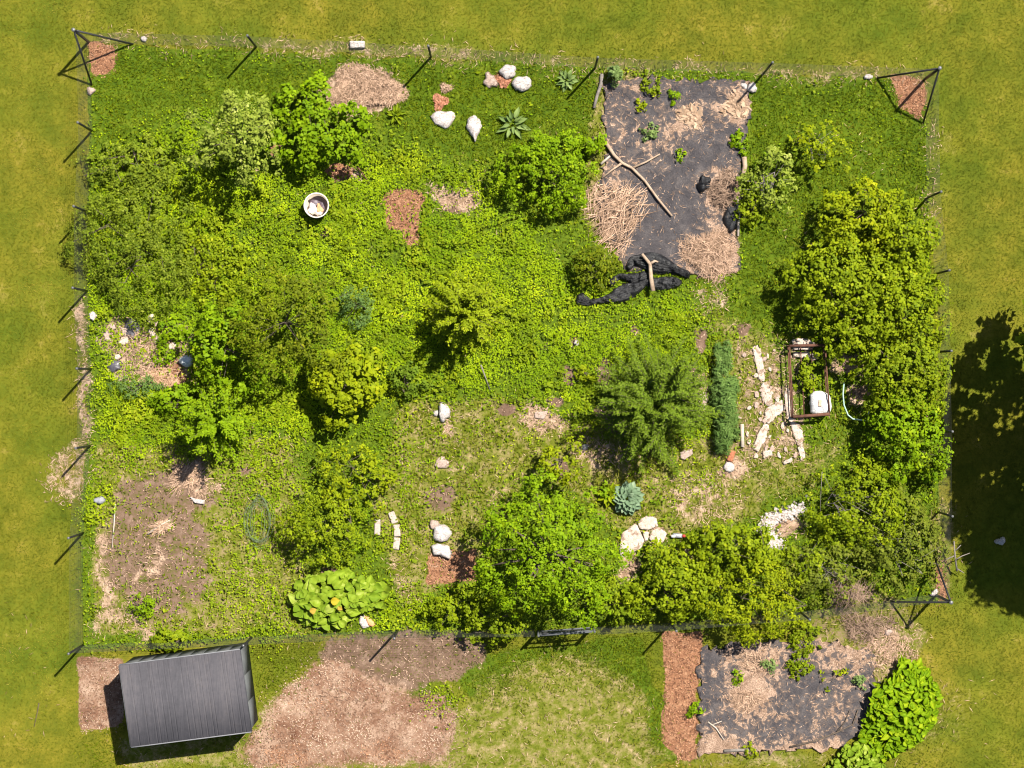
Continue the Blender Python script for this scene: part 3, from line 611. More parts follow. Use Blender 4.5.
gs = lambda x, y, cx, cy, s, a: a * np.exp(-((x - cx) ** 2 + (y - cy) ** 2) / (2 * s * s))
def d1(x, y):
    v = .07 * np.clip((650 - x) / 40, 0, 1) + gs(x, y, 688, 118, 13, .2) + gs(x, y, 735, 105, 13, .25) + gs(x, y, 715, 255, 26, .22) + gs(x, y, 660, 140, 14, .1) + .04 * np.clip((95 - y) / 15, 0, 1) + gs(x, y, 722, 190, 16, .16) - gs(x, y, 672, 225, 25, .12) - gs(x, y, 700, 100, 20, .05)
    return v - .016
def d2(x, y):
    v = gs(x, y, 755, 660, 26, .16) + gs(x, y, 745, 700, 16, .2) + gs(x, y, 845, 645, 26, .18) + gs(x, y, 710, 740, 18, .14) + gs(x, y, 800, 738, 40, .10) + .09 * np.clip((y - 735) / 15, 0, 1) - gs(x, y, 725, 710, 14, .1) - gs(x, y, 800, 710, 24, .05)
    return v - .03
fabric('large sheet of black weed fabric strewn with straw, inside the upper fence', TARP1, d1, 4)
fabric('black weed fabric sheet beside the red mulch strip, outside the lower fence', TARP2, d2, 5)

def brush(name, label, cat, cx, cy, rx, ry, n, ln, wd, h, seed, mat=None, ang=None):
    g = rng_(seed); a = g.random(n) * 6.283; q = np.sqrt(g.random(n)) * (.85 + .25 * np.sin(a * 3 + seed))
    px = cx + np.cos(a) * rx * q; py = cy + np.sin(a) * ry * q; X, Y = P2W(px, py)
    V, F = straws(px, py, g, ln, wd, .03, 0, .18, ang); V = V.reshape(-1, 4, 3)
    V[:, :, 2] += (h * np.clip(1 - q ** 2, 0, 1) * g.random(n))[:, None]; V = V.reshape(-1, 3); V[:, 2] = np.maximum(V[:, 2], .012)
    return tag(mesh_np(name, V, F, mat or SM, None, W(cx, cy), tint=g.random(n) ** .8), label, cat)
brush('straw_pile', 'broad flat heap of pale straw near the upper fence', 'straw pile', 363, 90, 42, 25, 5200, .22, .018, .22, 1)
brush('brick_rubble', 'round patch of crumbled red brick rubble above the wide white slab', 'rubble', 440, 102, 8, 9, 420, .085, .05, .07, 21, strawmat('brick_chip', (.20, .07, .035), (.48, .22, .13)))
brush('brick_rubble', 'red brick rubble tucked under the uppermost white stone', 'rubble', 504, 82, 8, 6, 300, .085, .05, .06, 22, MATS['brick_chip'])
brush('straw_tuft', 'small tan tuft of dry grass above the red brick rubble', 'straw pile', 446, 88, 7, 5, 220, .14, .016, .1, 2)
brush('brush_pile', 'loose pile of dry brush sticks left of the upper black fabric', 'brush pile', 617, 214, 34, 38, 480, .8, .022, .3, 3, ang=.75)
brush('brush_pile', 'pale fluffy heap of dead stems at the lower right of the upper black fabric', 'brush pile', 710, 254, 30, 26, 1300, .5, .016, .3, 4)
brush('brush_pile', 'round clump of dead brown stems on the right edge of the upper black fabric', 'brush pile', 724, 192, 17, 24, 500, .5, .018, .3, 5, strawmat('brown_stem', (.085, .052, .036), (.33, .22, .15)))
brush('straw_pile', 'orange brown heap of dry needles beside the left rubbish corner', 'straw pile', 160, 377, 20, 11, 1300, .2, .018, .12, 6, strawmat('rust_straw', (.24, .12, .06), (.58, .38, .24)))
brush('stem_bundle', 'small bundle of pale split stems on the brown soil patch', 'sticks', 162, 527, 11, 6, 160, .5, .03, .08, 7, ang=.6)
brush('stem_bundle', 'fan of bleached dry stalks at the top of the brown soil patch', 'sticks', 187, 478, 20, 11, 300, .7, .022, .1, 8, ang=.55)
brush('mulch_heap', 'pale straw heap on the lower black fabric', 'straw pile', 745, 700, 22, 14, 380, .26, .018, .1, 9)
brush('mulch_heap', 'brown dry grass heap at the top of the lower black fabric', 'straw pile', 757, 662, 24, 16, 420, .24, .018, .12, 10)
brush('dead_stems', 'pale dry stems and litter strewn over the left rubbish corner', 'dead stems', 142, 346, 38, 24, 460, .45, .018, .1, 16)
brush('dead_stems', 'tangle of dead brown stems among the twiggy shrubs at the lower right', 'dead stems', 848, 592, 24, 15, 420, .7, .016, 1.1, 14, MATS['brown_stem'])
brush('dead_stems', 'flat dead brown stems between the fence and the lower black fabric', 'dead stems', 866, 626, 28, 16, 420, .5, .016, .25, 15, MATS['brown_stem'])
brush('leaf_litter', 'curled tan dead leaves in the middle of the upper black fabric', 'dead leaves', 690, 116, 14, 12, 130, .3, .17, .05, 11, strawmat('dead_leaf', (.22, .14, .085), (.46, .32, .215)))
brush('leaf_litter', 'curled tan dead leaves at the upper right corner of the black fabric', 'dead leaves', 736, 106, 13, 14, 150, .3, .17, .05, 12, MATS['dead_leaf'])
brush('straw_pile', 'dry straw spread at the right end of the lower black fabric', 'straw pile', 885, 650, 32, 22, 600, .22, .018, .08, 13)

for lb, p, sdd in (('black lump standing in for plant shadow at the right edge of the upper fabric', E(731, 217, 8, 15, jit=.3, seed=71), 171), ('small black lump standing in for plant shadow between brown stems on the upper fabric', E(704, 184, 7, 8, jit=.35, seed=72), 172)):
    lump('scrap_or_shade_lump', lb, 'plastic scrap', p, .2, PLASTIC, sdd, False, rough=.8)  # these black lumps stand in for a plant's shadow, not for plastic
def crumple(name, label, path, wd, seed):
    P = np.array(path, float); n, m = 46, 15; g = rng_(seed)
    d = np.concatenate([[0], np.cumsum(np.linalg.norm(np.diff(P, axis=0), axis=1))]); s = np.linspace(0, d[-1], n)
    Cx = np.stack([np.interp(s, d, P[:, 0]), np.interp(s, d, P[:, 1])], 1); t = unit(np.gradient(Cx, axis=0)); nn = np.stack([-t[:, 1], t[:, 0]], 1)
    v = np.linspace(-1, 1, m); wq = wd * (.75 + .35 * np.sin(s / 9 + seed)) * np.clip(np.minimum(s, d[-1] - s) / 6 + .35, 0, 1)
    A = Cx[:, None] + nn[:, None] * (v[None, :, None] * wq[:, None, None] * .5)
    X, Y = P2W(A[..., 0], A[..., 1])
    u = np.broadcast_to(s[:, None] * PX, X.shape); vv = np.broadcast_to(v[None] , X.shape)
    z = .03 + .2 * (1 - vv ** 2) * (.4 + .9 * np.abs(np.sin(vv * 10 + u * 2.6 + 3 * vnoise(X, Y, .3, seed)))) * (.5 + vnoise(X, Y, .2, seed + 1)) + (vnoise(X, Y, .1, seed + 2) - .5) * .13
    z[:, 0] = z[:, -1] = 0; z[0] = z[-1] = 0
    V = np.stack([X, Y, np.maximum(z, 0)], -1).reshape(-1, 3); i = np.arange(n - 1)[:, None] * m; j = np.arange(m - 1)[None]
    Q = np.stack([i + j, i + j + 1, i + m + j + 1, i + m + j], -1).reshape(-1, 4)
    return Q, V
r_ = thing('plastic_sheet', 'crumpled black plastic sheeting bunched below the upper fabric', 'plastic sheet', W(630, 282))
for path, wd, sd_ in (([(576, 297), (590, 303), (612, 298), (635, 288), (655, 278)], 17, 21), ([(608, 285), (620, 276), (640, 280), (650, 276)], 15, 22), ([(627, 270), (633, 260), (650, 262), (672, 268), (690, 276)], 20, 23), ([(640, 282), (660, 284), (682, 282)], 13, 24)):
    Q, V = crumple('fold', None, path, wd, sd_); mesh_np('fold', V, Q, PLASTIC, r_, smooth=True)

# ------------------------------------------------------------------ sticks and poles
def stick(name, label, cat, pts, r, mat, z=.05, group=None, taper=.6, seed=0, forks=()):
    g = rng_(seed + 900); P = np.array([W(p[0], p[1], p[2] if len(p) > 2 else z) for p in pts])
    mb = MB(); rr = np.linspace(r, r * taper, len(P)); mb.tube(P, rr, 7)
    for f in forks: mb.tube([W(p[0], p[1], p[2] if len(p) > 2 else z) for p in f], np.linspace(r * .7, r * .35, len(f)), 6)
    return tag(mb.build(name, mat, None, P[0] * [1, 1, 0], smooth=True), label, cat, group)
stick('branch', 'long bent dead branch lying across the upper black fabric', 'branch', [(606, 143), (614, 155), (622, 163), (632, 168), (645, 181), (658, 199), (672, 216)], .055, WOODDRY, .12, seed=1, forks=[[(632, 168), (646, 162), (660, 154)], [(622, 163), (612, 170), (602, 178)]])
stick('branch', 'forked pale branch lying on the crumpled black plastic', 'branch', [(653, 291), (651, 278), (650, 264), (642, 254)], .075, WOODDRY, .33, seed=2, forks=[[(650, 264), (655, 261, .33), (658, 262, .3)]])
stick('log', 'thin curved grey pole bordering the upper left corner of the fabric', 'log', [(602, 74), (601, 84), (597, 96), (594, 108)], .06, GREYBARK, .06, taper=.8)
stick('log', 'short curved pale log on the right edge of the upper fabric', 'log', [(744, 157), (745, 166), (742, 178)], .08, WOODDRY, .07, taper=.9)
stick('log', 'long thin pale pole along the lower right edge of the upper fabric', 'log', [(736, 196), (739, 212), (738, 236)], .05, WOODPALE, .06, taper=.8)
stick('stick', 'short white stick at the left edge of the upper fabric', 'stick', [(601, 164), (610, 156)], .045, WOODPALE, .06)
stick('stick', 'thin grey stick leaning in the weeds at the middle of the garden', 'stick', [(481, 365, .35), (490, 390, .05)], .025, GREYBARK)
stick('stick', 'thin brown rod leaning by the bare patch below the green shrub', 'stick', [(357, 166, .3), (370, 184, .03)], .025, RUST)
stick('stick', 'short white upright board beside the dark blue green row', 'board', [(742, 424), (742.5, 447)], .06, WOODPALE, .06, taper=1)
stick('twig', 'thin dark twig lying alone on the left lawn', 'stick', [(39, 703), (37, 714), (34, 727)], .016, BARK, .03)
stick('branch', 'bare forked grey branch beside the lower right corner braces', 'branch', [(957, 571, .3), (955, 556, .5), (954, 541, .6)], .03, GREYBARK, seed=5, forks=[[(955, 560, .5), (962, 556, .5), (970, 553, .5)], [(954, 556, .5), (947, 559, .4), (942, 563, .3)], [(954, 552, .5), (958, 548, .6), (961, 545, .6)], [(956, 568, .3), (964, 573, .3)]])
stick('pole', 'pale straight stake lying along the left edge of the brown soil', 'stick', [(115, 504), (114, 525), (112, 548)], .025, WOODPALE, .05)
stick('branch', 'thin pale branch low across the lower black fabric', 'branch', [(708, 722), (716, 728), (724, 740)], .025, WOODPALE, .07, forks=[[(712, 725), (722, 721)]])
stick('branch', 'dark bent branches on the bottom right fold of the lower black fabric', 'branch', [(790, 747), (815, 741), (838, 732), (853, 724), (858, 710)], .03, BARK, .08, forks=[[(835, 734), (845, 722), (850, 710)]])
stick('board', 'weathered grey board along the bottom edge of the lower black fabric', 'board', [(724, 751), (740, 750), (756, 750)], .05, GREYBARK, .06, taper=1)
stick('board', 'bleached white branch tip on the soil under the bramble mound', 'stick', [(148, 534), (157, 527), (170, 520)], .03, WOODPALE, .08)

# ------------------------------------------------------------------ stones, bricks, rubble
def rect(cx, cy, wx, wy, rot=0):
    c, s = math.cos(rot), math.sin(rot); return [(cx + x * c - y * s, cy + x * s + y * c) for x, y in ((-wx / 2, -wy / 2), (wx / 2, -wy / 2), (wx / 2, wy / 2), (-wx / 2, wy / 2))]
ST = 'loose pale stones'
def stone(label, outl, h, mat=STONE, seed=1, flat=False, name='stone', cat='stone', jit=1.5, group=ST, **k):
    return lump(name, label, cat, outl, h, mat, seed, flat, group, jit=jit, **k)
stone('white rectangular block on the tan strip outside the upper fence', rect(357.5, 45, 15, 7, -.03), .16, flat=True, seed=1, name='block', cat='block', jit=.6)
stone('white stone with reddish lower edge, uppermost of the three near the upper fence', E(508, 72, 8, 7.5, jit=.2, seed=2), .2, seed=2)
stone('rounded white stone, right of the three near the upper fence', E(522, 84, 8.5, 9, jit=.15, seed=3), .22, seed=3)
stone('speckled pink white stone, left of the three near the upper fence', E(490, 81, 6.5, 7.5, jit=.3, seed=4), .14, PINKSTONE, 4)
stone('wide white broken slab below the red brick rubble', [(430, 116), (438, 111), (453, 112), (456, 117), (450, 127), (446, 129), (436, 125)], .14, seed=5)
stone('white egg shaped stone with a pointed lower end in the grass', [(468, 119), (473, 115), (480, 119), (482, 127), (478, 136), (475, 143), (472, 136), (466, 128)], .2, seed=6)
stone('small upright white stone in dry grass at the middle of the garden', E(444, 412, 6, 9, jit=.15, seed=9), .22, seed=9)
stone('tiny white stone left of the upright white stone', E(436, 413, 3, 2.5, jit=.2, seed=10), .08, seed=10)
stone('flat pinkish stone sunk in dry grass below the upright white stone', E(442, 463, 7, 6, jit=.25, seed=11), .07, PINKSTONE, 11)
stone('large white cracked stone, upper of the pair on brown mulch', E(442, 533, 9.5, 9, jit=.12, seed=12), .25, seed=12)
stone('white bean shaped stone, lower of the pair on brown mulch', [(431, 545), (440, 543), (449, 546), (452, 553), (450, 559), (445, 558), (440, 555), (433, 555)], .22, seed=13)
stone('small beige stone touching the upper left of the cracked white stone', E(434, 524, 4.5, 5, jit=.25, seed=14), .12, PINKSTONE, 14)
FL = 'pale flagstones by the big tree'
fl = [('large four sided flagstone at the lower left of the flagstone patch', [(622, 533), (636, 523), (645, 541), (640, 549), (621, 558), (619, 548)]), ('top rounded flagstone in the pale flagstone patch', [(637, 522), (647, 515), (656, 517), (658, 526), (648, 530), (640, 529)]),
      ('right hand flagstone jutting toward the yellow green bush', [(651, 531), (659, 527), (667, 533), (663, 543), (655, 545), (649, 539)]), ('small middle flagstone wedged between the larger ones', [(642, 531), (649, 532), (648, 540), (645, 541)])]
for i, (lb, p) in enumerate(fl): stone(lb, p, .07, CONC, 30 + i, True, 'flagstone', 'flagstone', .8, FL)
EG = 'broken concrete edging pieces'
eg = [('upper thin white edging piece nearest the top of the stone path', [(753, 349), (757, 346), (761, 353), (763, 366), (764, 380), (759, 378), (756, 364)]), ('bent white edging piece halfway down the left of the stone path', [(763, 383), (768, 385), (771, 400), (772, 404), (766, 405), (762, 396)]),
      ('wide white slab where the two edging lines meet', [(766, 409), (781, 401), (784, 410), (776, 416), (769, 423), (766, 420)]), ('left foot of the edging, large wedge shaped white slab', [(764, 424), (768, 428), (764, 442), (758, 451), (754, 447), (758, 434)]),
      ('narrow white edging piece right against the rusty frame', [(786, 389), (790, 391), (793, 412), (794, 420), (788, 419), (785, 403)]), ('white edging piece curving down below the rusty frame', [(791, 422), (798, 424), (802, 434), (802, 445), (797, 443), (793, 432)]),
      ('lowest white edging piece at the end of the stone path', [(798, 448), (803, 447), (805, 457), (801, 460)]), ('small crooked white scrap at the bottom of the stone path', [(763, 452), (770, 450), (772, 454), (764, 458)]), ('flat white scrap on the grass beneath the stone path', [(783, 462), (791, 458), (792, 461), (785, 464)])]
for i, (lb, p) in enumerate(eg):
    p = np.array(p, float); p = p.mean(0) + (p - p.mean(0)) * 1.14; stone(lb, p, .05, CONC, 40 + i, True, 'edging_stone', 'edging stone', 2.6, EG, n=40, rough=.5)
g_ = rng_(606)
for i in range(34):
    x = 738 + 64 * g_.random(); y = 350 + 110 * g_.random()
    if x > 786 and y < 420: x -= 30
    stone('small pale rubble chunk among the larger concrete edging pieces', E(x, y, 1.5 + 2.2 * g_.random(), 1.2 + 1.8 * g_.random(), n=9, jit=.25, seed=i, rot=i), .05, (CONC, PINKSTONE)[i % 2], 300 + i, True, 'rubble_chunk', 'rubble', .3, 'small rubble on the stone path', n=12)
stone('white stone below the little red brick at the foot of the blue green row', E(729, 467, 6, 5, jit=.2, seed=51), .13, seed=51)
stone('little red brick above a white stone at the foot of the blue green row', rect(731, 456, 6, 11, .35), .1, BRICK, 52, True, 'brick', 'brick', .5, None)
stone('small pale stone at the upper right corner of the black fabric', E(752, 88, 5, 5, jit=.3, seed=53), .14, seed=53)
stone('pale chunk left of the small stone at the upper right fabric corner', E(744, 86, 3.5, 3, jit=.3, seed=54), .1, seed=54)
stone('white pebble by the left fence at the edge of the bramble', E(93, 316, 4, 4.5, jit=.2, seed=55), .15, seed=55)
stone('grey rounded stone among weeds near the left fence', E(100, 500, 6, 4, jit=.15, seed=56), .16, GREYSTONE, 56)
stone('white angular piece at the right of the brown soil patch', [(190, 497), (197, 499), (205, 500), (204, 504), (195, 503)], .08, seed=57, flat=True)
stone('smooth pale grey boulder in the left rubbish corner', E(187, 361, 7, 6.5, jit=.08, seed=58), .26, plain('pale_boulder', (.40, .42, .44), (.60, .62, .63), 5, .7), 58)
rb = [(124, 341, 6, 5), (107, 335, 8, 5), (151, 318, 5, 4), (155, 324, 4, 3), (152, 332, 6, 4), (158, 338, 5, 3), (118, 357, 4, 3), (113, 327, 4, 3), (173, 346, 5, 4), (125, 331, 4, 5)]
rl = ['tan rubble chunk at the centre of the left rubbish corner', 'long pale rubble slab at the left of the rubbish corner', 'pale chunk under the bramble edge, topmost in the rubbish corner', 'little cream chunk just below the topmost rubble chunk', 'cream slab in the middle right of the rubbish corner', 'thin cream slab lowest of the right hand rubble line', 'small tan chunk beside the dark debris in the rubbish corner', 'small cream chip at the upper left of the rubbish corner', 'tan chunk nearest the grey boulder', 'narrow cream chunk beside the upper dark debris']
for i, (r, lb) in enumerate(zip(rb, rl)): stone(lb, E(r[0], r[1], r[2] * .85, r[3] * .8, jit=.3, seed=60 + i, rot=i), .1, (CONC, PINKSTONE)[i % 2], 60 + i, True, 'rubble_chunk', 'rubble', 1, 'rubble in the left corner')
for lb, p, sdd in (('dark crumpled plastic scrap at the top of the left rubbish corner', E(132, 328, 8, 11, jit=.3, seed=71), 71), ('dark crumpled plastic scrap at the bottom of the left rubbish corner', E(115, 366, 7, 6, jit=.3, seed=72), 72)):
    lump('scrap_or_shade_lump', lb, 'plastic scrap', p, .12, plain('grey_plastic', (.03, .03, .036), (.10, .09, .10), 6, .4, .5), sdd, False, rough=.7)
pb = [(377.5, 527, 6, 16, .02), (393, 517.5, 6.5, 12, -.35), (397, 530.5, 6.5, 12, -.08), (396.5, 543.5, 6.5, 12, .12)]
for lb, q in zip(['single straight pale paving block left of the curved row', 'top tilted paving block of the curved row', 'middle paving block of the curved row', 'bottom paving block of the curved row'], pb):
    stone(lb, rect(*q), .07, PAVER, int(q[1]), True, 'paving_block', 'paving block', .4, 'pale paving blocks', rough=.1)
stone('white curved shard beside an orange shard at the foot of the squash leaves', [(360, 616), (364, 614), (367, 620), (369, 627), (363, 629), (359, 623)], .1, seed=81, name='pottery_shard', cat='shard', group=None)
stone('orange terracotta shard right of the white shard below the squash leaves', [(364, 615), (370, 618), (376, 623), (373, 627), (369, 626)], .1, plain('terracotta', (.5, .2, .08), (.7, .34, .16), 8, .8), 82, name='pottery_shard', cat='shard', group=None)
stone('small beige stone at the lower edge of the squash leaves', E(318, 626, 4, 3, jit=.2, seed=83), .1, PINKSTONE, 83)
stone('pale stone half lost in the dark tree shadow at the right', E(1000, 541, 5, 4, jit=.2, seed=84), .2, seed=84)
stone('pinkish flat stone between the conifer and the blue green row', E(704, 398, 7, 5, jit=.3, seed=86), .06, PINKSTONE, 86, True)
stone('pale flat stone below the right side of the conifer', E(704, 407, 5, 4, jit=.3, seed=87), .06, PINKSTONE, 87, True)
stone('long pinkish stone on dry ground right of the conifer foot', [(680, 452), (692, 449), (693, 454), (684, 460), (680, 458)], .07, PINKSTONE, 88, True)
stone('pinkish stone right of the lime bush on dry ground', [(535, 412), (548, 411), (545, 419), (534, 418)], .06, PINKSTONE, 89, True)
stone('small cream stone under the grassy middle path', E(585, 447, 4, 2.5, jit=.2, seed=90), .08, seed=90)
stone('white pebble lying among weeds at the centre right', E(576, 343, 2.2, 3, jit=.2, seed=91), .1, seed=91)
stone('pale stone by the lower right black corner post', E(934, 593, 4, 3, jit=.2, seed=92), .1, seed=92)
stone('pale stone lying beside the lower right dry straw', E(888, 632, 4, 3, jit=.3, seed=93), .1, PINKSTONE, 93)
stone('small white stone on the tan strip by the upper left corner', E(144, 39, 3.5, 2.5, jit=.2, seed=94), .1, seed=94)
stone('small white stone at the foot of the upper left side brace', E(91, 91, 4, 4, jit=.2, seed=95), .12, PINKSTONE, 95)
stone('small white stone near the brace of the upper right corner', E(868, 77, 4, 3, jit=.2, seed=96), .12, seed=96)
def gravel():
    g = rng_(77); n = 1100; a = g.random(n)
    path = np.array([(803, 508), (785, 514), (770, 519), (766, 530), (774, 541), (778, 550)]); k = a * 5; i = np.minimum(k.astype(int), 4); f = (k - i)[:, None]
    p = path[i] * (1 - f) + path[i + 1] * f + g.normal(size=(n, 2)) * 3.3
    mb = MB()
    for q in p:
        b = W(*q); r = .025 + .045 * g.random(); d = unit(g.normal(size=(6, 3))) * r * (.7 + .5 * g.random((6, 1)))
        o = np.array([[1, 0, 0], [-1, 0, 0], [0, 1, 0], [0, -1, 0], [0, 0, 1], [0, 0, -1]]) * r * (.6 + .6 * g.random((6, 1)))
        mb.add(b + [0, 0, r * .3] + o, T=[(0, 2, 4), (2, 1, 4), (1, 3, 4), (3, 0, 4), (2, 0, 5), (1, 2, 5), (3, 1, 5), (0, 3, 5)])
    tag(mb.build('white_gravel', STONE), 'scatter of white limestone gravel beside the right hand bushes', 'gravel', kind='stuff')
gravel()

# ------------------------------------------------------------------ tub with its contents
def tub():
    c = W(316.5, 205.5, .5) * [1, 1, 0]; root = thing('barrel_planter', 'round cream tub with rubbish inside, standing in the green weeds', 'tub', c)
    cm = plain('cream_tub', (.38, .31, .24), (.52, .45, .36), 5, .6)
    mb = MB(); mb.lathe(c, [(.001, 0), (.31, 0), (.325, .02), (.365, .56), (.345, .56), (.31, .1), (.001, .1)], 40); mb.build('tub_wall', cm, root, smooth=False)
    mb = MB(); th = np.linspace(0, 2 * math.pi, 41); mb.tube([c + [.36 * math.cos(q), .36 * math.sin(q), .57] for q in th], .022, 8); mb.build('rim', plain('cream_rim', (.55, .49, .40), (.66, .60, .52), 5, .6), root, smooth=True)
    P = lambda dx, dy: (316.5 - .5 * 0 + dx, 205.5 + dy)
    def inside(nm, lb, cat, ol, h, mat, sd, z0, rough=.6): return lump(nm, lb, cat, ol, h, mat, sd, False, None, z0=z0, rough=rough)
    k = c[0] / PX + 512, 384 - c[1] / PX
    inside('dark_debris', 'dark wet debris filling the upper right of the cream tub', 'debris', E(k[0] + 1, k[1] - 1, 9.8, 9.8), .16, plain('tub_debris', (.03, .02, .03), (.12, .09, .11), 12, .5, .5), 5, .13)
    inside('plastic_bag', 'crumpled white plastic bag inside the cream tub', 'bag', E(k[0] - 4.2, k[1] + 3, 4.8, 5.8, jit=.25, seed=4), .22, plain('white_bag', (.62, .60, .60), (.82, .8, .8), 8, .5), 6, .22)
    inside('plastic_bag', 'small pinkish white bag at the lower edge inside the cream tub', 'bag', E(k[0] + 1.8, k[1] + 7, 3.4, 2.6, jit=.25, seed=5), .2, MATS['white_bag'], 7, .25)
    inside('cardboard_scrap', 'orange brown cardboard scrap inside the cream tub', 'cardboard', E(k[0] + 2.6, k[1] + 3.0, 3.2, 5.2, jit=.2, seed=6, rot=-.5), .18, plain('cardboard', (.42, .22, .10), (.60, .37, .20), 8, .8), 8, .26)
tub()

# ------------------------------------------------------------------ rusty frame, bag, hoop, coil, tool
def frame():
    h = .55; cs = [(789.5, 346), (825, 345), (829.5, 414), (793, 417)]; cw = [W(*p, h) for p in cs]
    root = thing('plant_cage', 'rusty rectangular iron frame standing on the stone path with plants inside', 'plant cage', sum(cw) / 4 * [1, 1, 0])
    for p in cw:
        mb = MB(); mb.tube([p * [1, 1, 0], p], .022, 6); mb.build('leg', RUST, root)
    for i, (nm, r) in enumerate((('end_rail', .045), ('side_rail', .025), ('end_rail', .05), ('side_rail', .025))):
        a_, b_ = cw[i], cw[(i + 1) % 4]; mb = MB(); mb.tube([a_, b_], r, 8); mb.tube([a_ * [1, 1, 0] + [0, 0, .18], b_ * [1, 1, 0] + [0, 0, .18]], r * .8, 8); mb.build(nm, RUST, root)
    mb = MB()
    for s in (.35, .65): mb.tube([cw[0] * [1, 1, 0] * (1 - s) + cw[1] * [1, 1, 0] * s + [0, 0, .2], cw[3] * [1, 1, 0] * (1 - s) + cw[2] * [1, 1, 0] * s + [0, 0, .2]], .018, 6)
    mb.build('cross_rail', RUST, root)
frame()
sack = lump('plastic_sack', 'bulging white sack with a brown mark at the lower end of the rusty frame', 'sack', [(808.5, 395), (812, 391.5), (821, 391), (828, 394), (830, 404), (829, 413), (818, 414.5), (809, 413), (808, 404)], .3, plain('white_sack', (.62, .60, .59), (.84, .82, .81), 9, .5, .3, 0, 1.0, .04), 3, False, z0=.22, rough=.3)
lump('printed_mark', None, None, rect(817.5, 403, 3.2, 6.5, .1), .012, plain('brown_print', (.32, .20, .13), (.5, .36, .26), 10, .7), 3, True, z0=.54, rough=.05, jit=.3, parent=sack)
lump('stone_slab', 'pale broken slab at the upper end inside the rusty frame', 'slab', [(791, 340), (800, 338), (808, 339), (816, 344), (812, 350), (793, 350)], .1, CONC, 4, True, rough=.3)
lump('stone_slab', 'second pale slab just below the rail at the upper end of the rusty frame', 'slab', [(793, 352), (808, 352), (819, 355), (819, 359), (812, 361), (793, 356)], .1, CONC, 5, True, rough=.3)
def hoop():
    P = [W(x, y, z) for x, y, z in ((844, 383, .02), (844, 383, .42), (843, 394, .46), (844, 405, .46), (848, 415, .46), (853, 419, .46), (861, 420, .46), (868, 421, .46), (868.5, 413, .4), (868.5, 412, .02))]
    mb = MB(); mb.tube(P, .022, 8); tag(mb.build('metal_hoop', plain('pale_green_paint', (.26, .40, .32), (.36, .50, .42), 6, .5), None, P[0] * [1, 1, 0], smooth=True), 'bent pale green metal hoop standing right of the rusty frame', 'hoop')
hoop()
def coil():
    c = W(258, 521); root = thing('netting_roll', 'loose oval coil of grey green garden netting lying in the weeds', 'netting', c)
    mb = MB(); g = rng_(4); 
    for k in range(13):
        th = np.linspace(0, 2 * math.pi, 40); rx = (5 + 10 * g.random()) * PX; ry = (16 + 11 * g.random()) * PX; ox, oy = g.normal(size=2) * .05
        mb.tube([c + [ox + rx * math.cos(q), oy + ry * math.sin(q), .08 + .16 * g.random() + .05 * math.sin(3 * q + k)] for q in th], .004, 4, False)
    mb.build('netting', plain('grey_netting', (.10, .14, .07), (.17, .22, .12), 6, .6), root)
coil()
def can():
    c = W(678, 535.5); root = thing('hand_tool', 'small grey and white hand tool with a red end beside the flagstones', 'tool', c)
    a0 = -.06; d = np.array([math.cos(a0), math.sin(a0), 0])
    mb = MB(); mb.box(c - d * .02 + [0, 0, .08], (.30, .13, .05), a0, .02); mb.build('blade', plain('grey_steel', (.22, .22, .24), (.35, .35, .38), 8, .4, .5, .4), root)
    mb = MB(); mb.box(c - d * .15 + [0, -.02, .125], (.12, .08, .03), a0, .01); mb.build('plate', MATS['white_sack'], root)
    mb = MB(); mb.tube([c + d * .13 + [0, 0, .08], c + d * .24 + [0, 0, .08]], .045, 10); mb.build('handle', plain('red_paint', (.45, .03, .03), (.6, .06, .05), 6, .5), root)
can()

